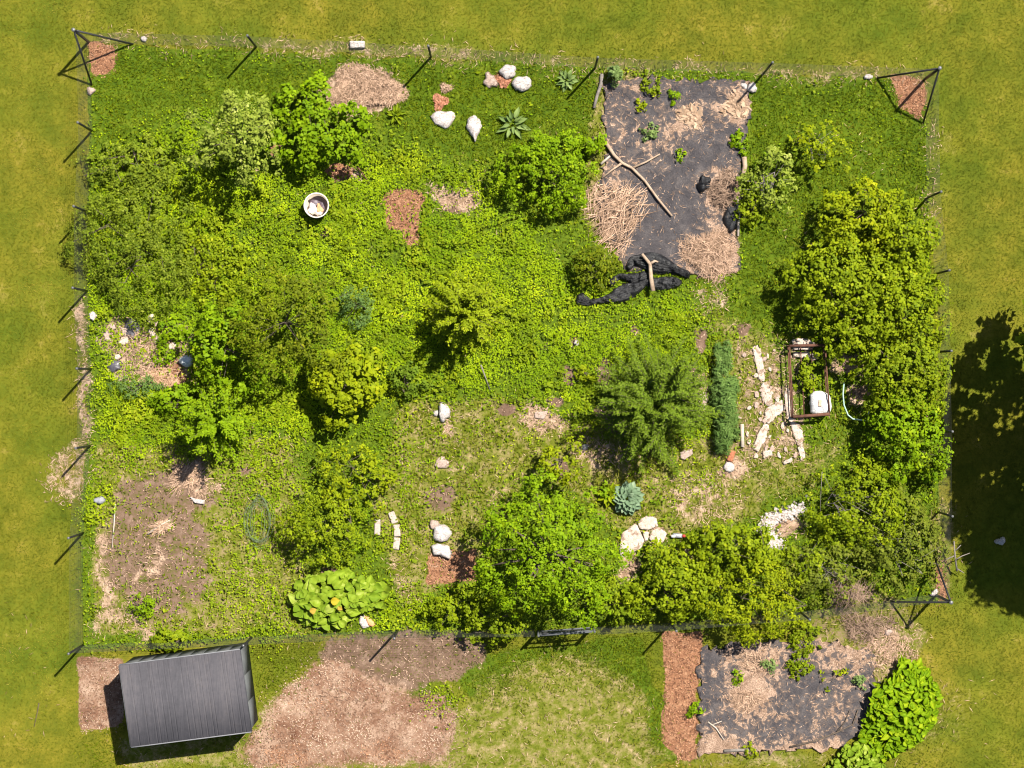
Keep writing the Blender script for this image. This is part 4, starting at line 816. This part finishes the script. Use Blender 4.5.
# ------------------------------------------------------------------ trees and shrubs
def crown_leaves(g, c, rx, ry, h0, h1, dens, leaf, asp, nl, cs, npc, gap=0.0):
    """c ground xy; rx, ry metres; crown from h0 to h1; tufts of leaves over an uneven dome and inside it"""
    rm = (rx + ry) / 2; ht = h1 - h0; sd = int(abs(c[0] * 7 + c[1] * 3)) + 5
    area = math.pi * rm * rm * 2.0; ncl = int(area / (cs * cs * 2.3) * dens)
    th = g.random(ncl) * 2 * math.pi; rho = np.sqrt(g.random(ncl)) ; ph = g.random(8) * 6.28; am = g.normal(size=8)
    out = 1 + .10 * sum(am[k] * np.sin((k + 2) * th + ph[k]) / (1 + .12 * k) for k in range(8)); out = np.clip(out, .62, 1.25)
    layer = g.random(ncl); x = np.cos(th) * rho * out * rx; y = np.sin(th) * rho * out * ry
    lob = vnoise(x + c[0], y + c[1], .62, sd, 2)                       # boughs standing up out of the dome
    dome = np.clip(1 - rho ** 2.4, 0, 1) ** .55
    z = h0 + ht * (.12 + .78 * dome) * (.55 + .9 * lob * .75 + .1) 
    deep = layer < .38
    z = np.where(deep, h0 + (z - h0) * (.25 + .6 * g.random(ncl)), z + .04 * g.normal(size=ncl))
    keep = (lob > .24 + .9 * gap * (1 - dome * .5) * .6) | (g.random(ncl) < .12)
    C = np.stack([x, y, np.maximum(z, .1)], 1)[keep]; th, rho = th[keep], rho[keep]
    D = unit(np.stack([np.cos(th) * rho, np.sin(th) * rho, .75 - .35 * rho], 1))
    n = len(C) * npc; ci = np.repeat(np.arange(len(C)), npc)
    A = unit(D * .55 + [0, 0, .75] + g.normal(size=D.shape) * .22)[ci]          # axis of the leaf tuft
    T = g.normal(size=(n, 3)); T = unit(T - (T * A).sum(1, keepdims=True) * A)
    sv = (leaf * (.7 + .5 * g.random(len(C))))[ci]; sz = sv * (.6 + .7 * g.random(n))
    cz = cs * (.65 + .6 * g.random(len(C)))[ci][:, None]
    pos = C[ci] + T * cz * (.15 + .85 * g.random((n, 1))) + A * cz * (.55 * g.normal(size=(n, 1)) - .1)
    pos[:, 2] = np.maximum(pos[:, 2], .04)
    N = A + T * .3 + g.normal(size=(n, 3)) * .25
    cl = g.normal(size=len(C)) * .16
    ti = np.clip(.45 + cl[ci] + g.normal(size=n) * .15, 0, 1)
    V, F = leaves(pos + [c[0], c[1], 0], N, sz, asp, g, T=T + g.normal(size=(n, 3)) * .3)
    return V, F, ti, C + [c[0], c[1], 0]
def shrub(name, label, cat, px, py, rx, ry, h, mat, seed, h0=.25, dens=1.0, leaf=.11, asp=.7, nl=8, cs=.13, npc=14, stems=1, bark=None, gap=.0, group=None, limbs=9, tr=.035):
    g = rng_(seed); zc = h * .6; b = W(px, py, zc) * [1, 1, 0]; k = PX * (HC - zc) / HC
    root = thing(name, label, cat, b, group)
    V, F, ti, C = crown_leaves(g, b, rx * k, ry * k, h * h0, h, dens, leaf, asp, nl, cs, npc, gap)
    mb = MB(); top = b + [0, 0, h * .62]
    if stems == 1:
        mid = b + [g.normal() * .04, g.normal() * .04, h * .3]; mb.tube([b - [0, 0, .05], mid, top], [tr * 1.3, tr, tr * .55], 8); src = [mid, (mid + top) / 2, top]
    else:
        src = []
        for s in range(stems):
            q = b + np.append(g.normal(size=2) * [rx * k * .22, ry * k * .22], 0); t2 = q + np.append(g.normal(size=2) * [rx * k * .25, ry * k * .25], h * (.45 + .2 * g.random())); mb.tube([q - [0, 0, .05], (q + t2) / 2 + [0, 0, .04], t2], [tr * .5, tr * .4, tr * .22], 6); src.append((q + t2) / 2); src.append(t2)
    for i in g.choice(len(C), min(limbs, len(C)), replace=False):
        s = src[g.integers(len(src))]; e_ = C[i]; m_ = (s + e_) / 2 + [0, 0, .06 * h * g.normal()]
        mb.tube([s, m_, s + (e_ - s) * .95], [tr * .42, tr * .3, tr * .1], 5)
    mb.build('trunk' if stems == 1 else 'stems', bark or BARK, root, smooth=True)
    mesh_np('crown', V, F, mat, root, tint=ti)
    return root
def star(name, label, cat, px, py, r, h, mat, seed, n=42, leaf=.11, asp=.35, step=.045, droop=.25, group=None, spread=.02, elev=(.15, 1.1), pair=4, lop=0.0):
    g = rng_(seed); zc = h * .55; b = W(px, py, zc) * [1, 1, 0]; rr = r * PX * (HC - zc) / HC
    root = thing(name, label, cat, b, group)
    mb = MB(); mb.tube([b - [0, 0, .05], b + [.01, .01, h * .5], b + [0, 0, h * .92]], [.06, .04, .015], 8)
    PV, NV, TV, SV, TI = [], [], [], [], []
    for i in range(n):
        f = (i + .5) / n; z0 = h * (.12 + .8 * f); th = i * 2.399 + g.normal() * .3 if not lop else g.random() * 6.283; ox, oy = g.normal(size=2) * lop * rr
        el = elev[0] + (elev[1] - elev[0]) * f ** 1.5 + g.normal() * .1; ln = rr * (1.05 - .45 * f) * (.75 + .4 * g.random()) / max(math.cos(el), .45)
        s = np.linspace(0, 1, 7); d = np.array([math.cos(th), math.sin(th)])
        P = np.stack([b[0] + ox + d[0] * math.cos(el) * ln * s, b[1] + oy + d[1] * math.cos(el) * ln * s, z0 + math.sin(el) * ln * s - droop * ln * s ** 2], 1)
        P[:, 2] = np.maximum(P[:, 2], .06); mb.tube(P, np.linspace(.016, .004, 7), 5)
        m = int(ln / step); q = np.repeat(np.linspace(.03, 1, m), pair); pos = np.stack([np.interp(q, s, P[:, k]) for k in range(3)], 1)
        side = np.array([-d[1], d[0], 0]); sg = g.choice([-1., 1.], len(q))[:, None]
        t = np.append(d, 0) * .7 + side * sg * .8 + g.normal(size=(len(q), 3)) * .3
        pos = pos + unit(t) * leaf * .42 + g.normal(size=(len(q), 3)) * spread
        PV.append(pos); TV.append(t); NV.append(np.array([0, 0, 1.]) + g.normal(size=(len(q), 3)) * .35); SV.append(leaf * (.6 + .7 * g.random(len(q))) * (1.1 - .4 * q)); TI.append(np.clip(.35 + .3 * q + g.normal(size=len(q)) * .16, 0, 1))
    mb.build('trunk', BARK, root, smooth=True)
    V, F = leaves(np.concatenate(PV), np.concatenate(NV), np.concatenate(SV), asp, g, .1, np.concatenate(TV))
    mesh_np('crown', V, F, mat, root, tint=np.concatenate(TI)); return root

shrub('fruit_tree', 'pale leafed young fruit tree casting a dark shadow left of the round shrub', 'tree', 236, 138, 46, 42, 3.2, L['pale'], 1, h0=.5, dens=1.45, gap=.34, leaf=.10, cs=.14, nl=10, limbs=16)
shrub('shrub', 'dense bright green rounded shrub beside the pale fruit tree', 'shrub', 315, 128, 46, 48, 1.7, L['bright'], 2, h0=.2, gap=.25, leaf=.13, stems=6)
shrub('shrub', 'bright green bush with fine leaves left of the upper black fabric', 'shrub', 547, 170, 45, 44, 1.7, L['bright'], 3, h0=.2, leaf=.085, dens=1.25, cs=.11, gap=.28, stems=6, nl=11)
shrub('bramble_thicket', 'wide low bramble thicket against the upper left fence', 'bramble', 135, 245, 62, 75, 1.15, L['bramble'], 4, h0=.1, leaf=.08, asp=.5, stems=12, nl=16, cs=.14, dens=1.35)
shrub('bramble_thicket', 'smaller low bramble mound below the pale fruit tree', 'bramble', 212, 262, 36, 48, .4, L['hedge'], 5, h0=.1, leaf=.09, stems=8, nl=12, cs=.14, dens=1.1)
shrub('bramble_thicket', 'thin bramble tangle by the second post of the left fence', 'bramble', 130, 165, 48, 26, .6, L['bramble'], 6, h0=.1, leaf=.09, stems=8, nl=10, cs=.13, dens=.8)
shrub('tree', 'olive tinted spreading tree in the middle left of the garden', 'tree', 285, 322, 68, 56, 2.9, L['olive'], 7, h0=.4, leaf=.085, nl=14, cs=.15, dens=1.05, gap=.22, limbs=16)
shrub('tree', 'green leafy tree on the left flank of the olive tinted tree', 'tree', 226, 348, 40, 46, 2.1, L['bright'], 8, h0=.35, leaf=.12, nl=9, gap=.22)
shrub('shrub', 'bright broad leafed shrub at the lower right of the olive tinted tree', 'shrub', 344, 385, 40, 38, 1.9, L['yellow'], 9, h0=.3, leaf=.16, nl=9, gap=.24)
shrub('shrub', 'small dark shrub in shade right of the bright broad leafed shrub', 'shrub', 407, 380, 19, 17, .8, L['fine'], 10, leaf=.10, nl=6, stems=4, gap=.3)
star('young_tree', 'spiky young tree with radiating branches near the brown soil patch', 'tree', 217, 423, 39, 1.7, L['bright'], 11, n=92, leaf=.115, step=.04, spread=.036, asp=.5, elev=(.1, 1.45), droop=.12, lop=.05, pair=5)
star('young_tree', 'starburst young tree standing alone in the bright weeds at the centre', 'tree', 466, 313, 38, 1.7, L['hedge'], 12, n=92, leaf=.115, step=.04, spread=.036, asp=.5, elev=(.1, 1.45), droop=.12, lop=.05, pair=5)
shrub('shrub', 'loose yellow green bush above the squash leaves', 'shrub', 322, 526, 42, 40, 1.8, L['hedge'], 13, h0=.2, leaf=.085, stems=6, nl=11, gap=.3)
shrub('shrub', 'yellow tinted thin bush top behind the loose bush above the paving blocks', 'shrub', 355, 482, 42, 34, 1.4, L['yellow'], 14, h0=.3, leaf=.09, stems=6, nl=9, dens=.75, gap=.38, tr=.025)
shrub('tree', 'largest dense round green tree at the lower middle of the garden', 'tree', 549, 553, 70, 72, 3.7, L['bright'], 15, h0=.38, leaf=.09, nl=16, cs=.13, dens=1.25, gap=.2, limbs=18, tr=.1)
shrub('shrub', 'small lime yellow bush above the largest round tree', 'shrub', 562, 462, 27, 24, 1.5, L['yellow'], 16, h0=.3, leaf=.10, nl=6, gap=.3, tr=.03)
star('conifer', 'dark fine needled conifer in the right half of the garden', 'conifer', 653, 402, 56, 2.2, L['fine'], 17, n=170, leaf=.11, asp=.34, step=.035, spread=.04, elev=(.05, 1.1), pair=5, droop=.15, lop=.17)
shrub('herb_row', 'narrow upright row of blue green herb beside the stone path', 'herb row', 725, 402, 12.5, 50, .75, L['blue'], 18, h0=.05, leaf=.2, asp=.14, stems=9, nl=14, cs=.1, dens=2.2, tr=.015)
HG = 'shrubs of the right hand hedge'
for i, (px, py, rx, ry, h, m, lb) in enumerate([
    (862, 222, 46, 40, 2.0, 'yellow', 'lime green hedge shrub at the top end of the right hand hedge'), (905, 240, 32, 50, 1.7, 'hedge', 'hedge shrub against the fence right of the lime green top shrub'),
    (838, 282, 52, 52, 2.2, 'hedge', 'big hedge shrub bulging left toward the open grass'), (898, 305, 50, 56, 2.0, 'hedge', 'middle hedge shrub swallowing a leaning fence post'),
    (858, 330, 42, 34, 1.9, 'hedge', 'hedge shrub leaning over the top of the rusty frame'), (908, 378, 46, 52, 2.1, 'mid', 'green hedge shrub between the hoop and the right fence'),
    (912, 436, 44, 48, 2.0, 'bright', 'bright hedge shrub just right of the pale green hoop')]):
    shrub('hedge_shrub', lb, 'shrub', px, py, rx, ry, h, L[m], 30 + i, h0=.2, leaf=.105, stems=6, nl=10, cs=.13, dens=1.15, gap=.2, group=HG)
for i, (px, py, rx, ry, h, m, lb) in enumerate([
    (862, 505, 60, 46, 1.5, 'hedge', 'wide thin shrub between the white gravel and the dark tree shadow'), (900, 545, 44, 54, 1.4, 'twig', 'dull twiggy shrub just above the lower right braced corner'),
    (826, 572, 42, 38, 1.3, 'twig', 'brownish twiggy shrub left of the lower right braced corner'), (806, 558, 24, 24, 1.3, 'mid', 'small green shrub directly below the white gravel')]):
    shrub('shrub', lb, 'shrub', px, py, rx, ry, h, L[m], 50 + i, h0=.15, leaf=.09, stems=12, bark=GREYBARK, limbs=22, tr=.024, nl=11, cs=.13, dens=.95, gap=.3, group='twiggy shrubs at the lower right')
shrub('shrub', 'green bush left of the yellow lit bush, behind the bottom fence', 'shrub', 672, 585, 44, 40, 1.9, L['hedge'], 60, h0=.2, leaf=.11, stems=6, nl=10, gap=.2, dens=1.1)
shrub('shrub', 'green bush between the flagstones and the white gravel', 'shrub', 728, 552, 52, 30, 1.8, L['hedge'], 61, h0=.2, leaf=.11, stems=6, nl=10, gap=.2, dens=1.1)
shrub('shrub', 'glowing yellow green bush overhanging the lower black fabric', 'shrub', 752, 600, 54, 44, 2.1, L['yellow'], 62, h0=.25, leaf=.08, nl=12, stems=6, gap=.18, dens=1.2)
shrub('shrub', 'low green bush by the bottom fence right of the squash leaves', 'shrub', 452, 610, 26, 18, 1.0, L['hedge'], 63, h0=.15, leaf=.11, stems=4, nl=7, gap=.3)
shrub('shrub', 'shaded leafy bush hugging the left foot of the largest round tree', 'shrub', 492, 620, 30, 28, 1.6, L['mid'], 64, h0=.2, leaf=.11, stems=4, nl=8, gap=.28)
shrub('shrub', 'low bush beneath the largest tree just above the garden gate', 'shrub', 618, 600, 30, 22, 1.3, L['mid'], 65, h0=.2, leaf=.11, stems=4, nl=8, gap=.3)
shrub('sapling', 'sparse pale sapling with thin twigs right of the upper black fabric', 'tree', 770, 182, 30, 34, 1.3, L['pale'], 66, h0=.3, leaf=.10, nl=7, dens=.5, gap=.3, stems=4, limbs=22, tr=.022, bark=GREYBARK)
shrub('sapling', 'very thin sapling of a few light leaves in the upper right grass', 'tree', 818, 152, 30, 30, 1.5, L['yellow'], 67, h0=.5, leaf=.10, nl=5, dens=.4, gap=.4, stems=2, limbs=16, tr=.022, bark=GREYBARK)
shrub('shrub', 'low green plant at the lower right edge of the upper black fabric', 'shrub', 752, 205, 14, 26, .6, L['mid'], 68, leaf=.10, stems=4, nl=6, gap=.3)
shrub('shrub', 'small dark green plant left of the upper black fabric', 'shrub', 592, 140, 14, 12, .7, L['bright'], 69, leaf=.12, stems=3, nl=5, gap=.25)
shrub('shrub', 'little bluish plant at the top left corner of the upper black fabric', 'shrub', 615, 74, 10, 9, .6, L['sage'], 70, leaf=.13, stems=3, nl=5)
shrub('shrub', 'yellowish dark shrub just left of the crumpled black plastic', 'shrub', 596, 265, 24, 24, 1.1, L['olive'], 71, leaf=.09, stems=4, nl=8, gap=.35)
shrub('herb', 'bluish soft herb clump right of the olive tinted tree', 'herb', 356, 307, 18, 22, .7, L['blue'], 72, leaf=.09, asp=.35, stems=5, nl=7, dens=1.6, gap=.15, tr=.015)
shrub('herb', 'dark feathery herb below the left rubbish corner', 'herb', 135, 388, 26, 12, .45, L['blue'], 73, leaf=.08, asp=.4, stems=4, nl=7, gap=.3)
shrub('shrub', 'low bright leafy patch under the left rubbish corner', 'shrub', 180, 400, 30, 16, .5, L['bright'], 74, leaf=.11, stems=5, nl=8)
shrub('shrub', 'bright green tuft inside the left rubbish corner', 'shrub', 168, 330, 14, 14, .5, L['bright'], 75, leaf=.11, stems=3, nl=5)
shrub('shrub', 'small green weed clump at the right of the left rubbish corner', 'shrub', 163, 355, 15, 9, .35, L['bright'], 76, leaf=.09, stems=3, nl=5)
shrub('herb', 'leafy plants growing inside the rusty frame', 'herb', 806, 375, 13, 20, .5, L['hedge'], 77, leaf=.12, stems=5, nl=7, dens=.6, gap=.35)
shrub('shrub', 'little lime bush on the bare soil at the centre right', 'shrub', 585, 372, 9, 9, .6, L['yellow'], 78, leaf=.10, stems=3, nl=5)
shrub('herb', 'round bright herb on the bare soil near the shed', 'herb', 140, 607, 14, 14, .4, L['bright'], 79, leaf=.08, stems=4, nl=6, dens=1.2)
shrub('herb', 'dark green plant cluster along the fence above the shed roof', 'herb', 170, 640, 20, 10, .5, L['mid'], 80, leaf=.12, stems=4, nl=6)
for i, (px, py, r, lb) in enumerate([(676, 96, 5, 'bright weed sprouting near the top centre of the upper black fabric'), (650, 86, 9, 'grassy tuft at the top left of the upper black fabric'), (641, 106, 5, 'small yellow weed below the grassy tuft on the fabric'), (648, 132, 7, 'sage green weed at the left middle of the upper black fabric'), (680, 155, 4, 'tiny lone weed in the centre of the upper black fabric'),
    (741, 142, 9, 'leafy weed on the right edge of the upper black fabric'), (800, 665, 10, 'tall green weed left of centre near the top of the lower fabric'), (832, 676, 10, 'leafy weed at the right of the lower black fabric'), (768, 668, 6, 'round weed below the yellow bush on the lower fabric'), (697, 710, 6, 'upright weed at the left edge of the lower fabric'), (737, 677, 5, 'small weed on the straw of the lower fabric'), (803, 640, 14, 'broad leafed weed under the yellow green bush at the lower fabric top'), (750, 750, 5, 'small dark weed on the bottom edge of the lower fabric'), (859, 682, 6, 'dull weed tuft at the far right of the lower fabric')]):
    shrub('weed', lb, 'weed', px, py, r * 1.25, r * 1.4, .2, L[('comfrey', 'mid', 'yellow', 'sage', 'bright')[i % 5]], 90 + i, leaf=.11, asp=.5, nl=4, stems=2, cs=.08, npc=9, dens=.6, gap=.35, h0=.05, limbs=3, tr=.012, group='weeds growing through the black fabric')
# tree just outside the picture whose shadow lies on the right hand lawn
shrub('shade_tree', 'tall leafy tree on the right lawn outside the garden fence', 'tree', 1236, 414, 175, 165, 9.5, L['mid'], 85, h0=.2, leaf=.26, nl=22, cs=.3, dens=3.0, npc=22, limbs=24, tr=.22)

# ------------------------------------------------------------------ broad leafed plants
def bigleaf(pos, az, ln, wd, tilt, g, lobe=0.0, droop=.35, wave=.11):
    n = len(pos); nu, nv = 7, 7; u = np.linspace(0, 1, nu); v = np.linspace(-1, 1, nv)
    U, Vv = np.meshgrid(u, v, indexing='ij')
    wp = np.sin(np.pi * np.clip(U * .93 + .05, 0, 1) ** .8); 
    ed = 1 + lobe * np.sin(U * 19)
    x = U[None] * ln[:, None, None] * np.ones((n, 1, 1)); y = (Vv * wp * (1 + (ed - 1) * np.abs(Vv) ** 3))[None] * wd[:, None, None] * .5
    ph = g.random((n, 1, 1)) * 6.28
    z = (-droop * U ** 2 + .18 * np.abs(Vv) ** 1.5 * wp)[None] * ln[:, None, None] + wave * ln[:, None, None] * np.sin(U[None] * 8 + ph + Vv[None] * 3) * np.abs(Vv)[None]
    ct, st = np.cos(tilt)[:, None, None], np.sin(tilt)[:, None, None]; x2 = x * ct - z * st; z2 = x * st + z * ct
    ca, sa = np.cos(az)[:, None, None], np.sin(az)[:, None, None]
    V = np.stack([pos[:, 0, None, None] + x2 * ca - y * sa, pos[:, 1, None, None] + x2 * sa + y * ca, np.maximum(pos[:, 2, None, None] + z2, .015)], -1)
    i = np.arange(nu - 1)[:, None] * nv; j = np.arange(nv - 1)[None]; q = np.stack([i + j, i + nv + j, i + nv + j + 1, i + j + 1], -1).reshape(-1, 4)
    F = (q[None] + (np.arange(n) * nu * nv)[:, None, None]).reshape(-1, 4)
    return V.reshape(-1, 3), F, np.repeat(np.arange(n), len(q))
def tiltv(g, n): return .05 + .38 * g.normal(size=n)
def leafbed(name, label, cat, outl, n, ln, wd, h, mat, seed, lobe=.05, stemm=None, part='leaves', yellow=0):
    g = rng_(seed); P = np.asarray(outl, float); lo, hi = P.min(0), P.max(0); pts = []
    while len(pts) < n:
        q = lo + g.random((n * 3, 2)) * (hi - lo); q = q[inpoly(q[:, 0], q[:, 1], P)]
        for a_ in q:
            if len(pts) < n and all((a_[0] - b_[0]) ** 2 + (a_[1] - b_[1]) ** 2 > (ln / PX * .16) ** 2 for b_ in pts[-60:]): pts.append(a_)
    pts = np.array(pts); c = pts.mean(0); X, Y = P2W(pts[:, 0], pts[:, 1]); cw = W(*c)
    root = thing(name, label, cat, cw)
    edge = np.linalg.norm((pts - c) / (hi - lo) * 2, axis=1)
    z = h * (.45 + .55 * np.clip(1 - edge ** 2, 0, 1)) * (.7 + .6 * g.random(n)); az = np.arctan2(Y - cw[1], X - cw[0]) + g.normal(size=n) * 1.4
    pos = np.stack([X - np.cos(az) * ln * .35, Y - np.sin(az) * ln * .35, z], 1)
    V, F, own = bigleaf(pos, az, ln * (.45 + .8 * g.random(n)), wd * (.65 + .6 * g.random(n)), tiltv(g, n), g, lobe)
    tv = np.clip(.42 + g.normal(size=n) * .28, 0, 1)
    vein = np.tile(np.tile([0, 0, .28, .28, 0, 0], 6), n); mesh_np(part, V, F, mat, root, tint=np.clip(tv[own] + vein - .08 + g.normal(size=len(own)) * .06, 0, 1), smooth=True)
    mb = MB()
    for i in range(0, n): mb.tube([[cw[0] + (X[i] - cw[0]) * .85, cw[1] + (Y[i] - cw[1]) * .85, 0], pos[i] * [1, 1, .6] , pos[i] + [0, 0, -.005]], .009, 4, False)
    mb.build('stalks', stemm or L['squash'], root)
    return root, g
sq, g_ = leafbed('squash_plant', 'patch of big round squash leaves with a few yellow ones along the bottom fence', 'squash plant', [(288, 602), (300, 580), (330, 572), (370, 575), (386, 588), (388, 604), (374, 610), (355, 611), (345, 623), (318, 626), (300, 620)], 210, .31, .31, .5, L['squash'], 1, .16)
V, F, own = bigleaf(np.array([W(336, 602, .72), W(343, 607, .66), W(315, 612, .66)]) - [.15, 0, 0], np.array([.2, -.6, .4]), np.array([.26, .16, .2]), np.array([.24, .14, .2]), np.array([0, .1, .1]), g_, .08)
lab(mesh_np('withered_leaves', V, F, L['yleaf'], sq, tint=np.array([.1, .9, .9])[own], smooth=True), 'yellow and orange withered leaves')
leafbed('comfrey_plant', 'tall mass of bright green lobed leaves right of the lower black fabric', 'leafy plant', [(893, 672), (898, 658), (915, 659), (929, 672), (938, 690), (936, 714), (918, 737), (898, 750), (880, 760), (864, 752), (858, 736), (866, 712), (872, 686)], 720, .23, .15, .6, L['comfrey'], 2, .25)
leafbed('comfrey_plant', 'lower clump of broad leaves at the bottom edge below the bright lobed mass', 'leafy plant', [(826, 764), (842, 746), (860, 738), (884, 754), (880, 785), (850, 790), (826, 785)], 230, .23, .17, .5, L['squash'], 3, .18)
def rosette(name, label, cat, px, py, r, n, ln, wd, mat, seed, rise=.35, h=.1, lobe=.03):
    g = rng_(seed); c = W(px, py, h) ; c[2] = 0; root = thing(name, label, cat, c); i = np.arange(n); f = (i + .5) / n
    az = i * 2.399; d = r * PX * .62 * np.sqrt(f); pos = np.stack([c[0] + np.cos(az) * d * .75, c[1] + np.sin(az) * d * .75, h + rise * (1 - f)], 1)
    V, F, own = bigleaf(pos, az + g.normal(size=n) * .15, ln * (.75 + .4 * f), wd * (.75 + .4 * f), .9 - .8 * f + g.normal(size=n) * .08, g, lobe, .3)
    mesh_np('leaves', V, F, mat, root, tint=np.clip(.5 + g.normal(size=n) * .25, 0, 1)[own], smooth=True)
    mb = MB(); mb.tube([c - [0, 0, .03], c + [0, 0, h + rise * .8]], [.03, .02], 7); mb.build('stem', L['squash'], root); return root
rosette('cabbage', 'large blue green cabbage like rosette above the flagstones', 'cabbage', 627, 498, 18, 46, .26, .22, L['glaucous'], 1)
rosette('broadleaf_weed', 'grey green mullein rosette with long leaves left of the fine leafed bush', 'plant', 513, 124, 15, 14, .33, .14, L['sage'], 2, .1, .05)
rosette('broadleaf_weed', 'yellow green broad leafed plant tucked left of the blue green cabbage', 'plant', 609, 494, 11, 18, .26, .14, L['yellow'], 3, .2, .08)
rosette('broadleaf_weed', 'green leafy rosette under the straw heap near the upper fence', 'plant', 396, 115, 8, 12, .22, .09, L['mid'], 4, .12, .05)
rosette('broadleaf_weed', 'small light leafed weed left of a black post by the upper fence', 'plant', 567, 80, 10, 16, .22, .12, L['sage'], 5, .12, .05)

# ------------------------------------------------------------------ ground cover, grown round everything that lies on the ground
Z['excl'] = zone(EXCL + [E(316, 207, 13, 13), strip([(803, 508), (785, 514), (770, 519), (766, 530), (774, 541), (778, 550)], 9)], 1, 0)
lawn(); meadow(); weeds(); litter()
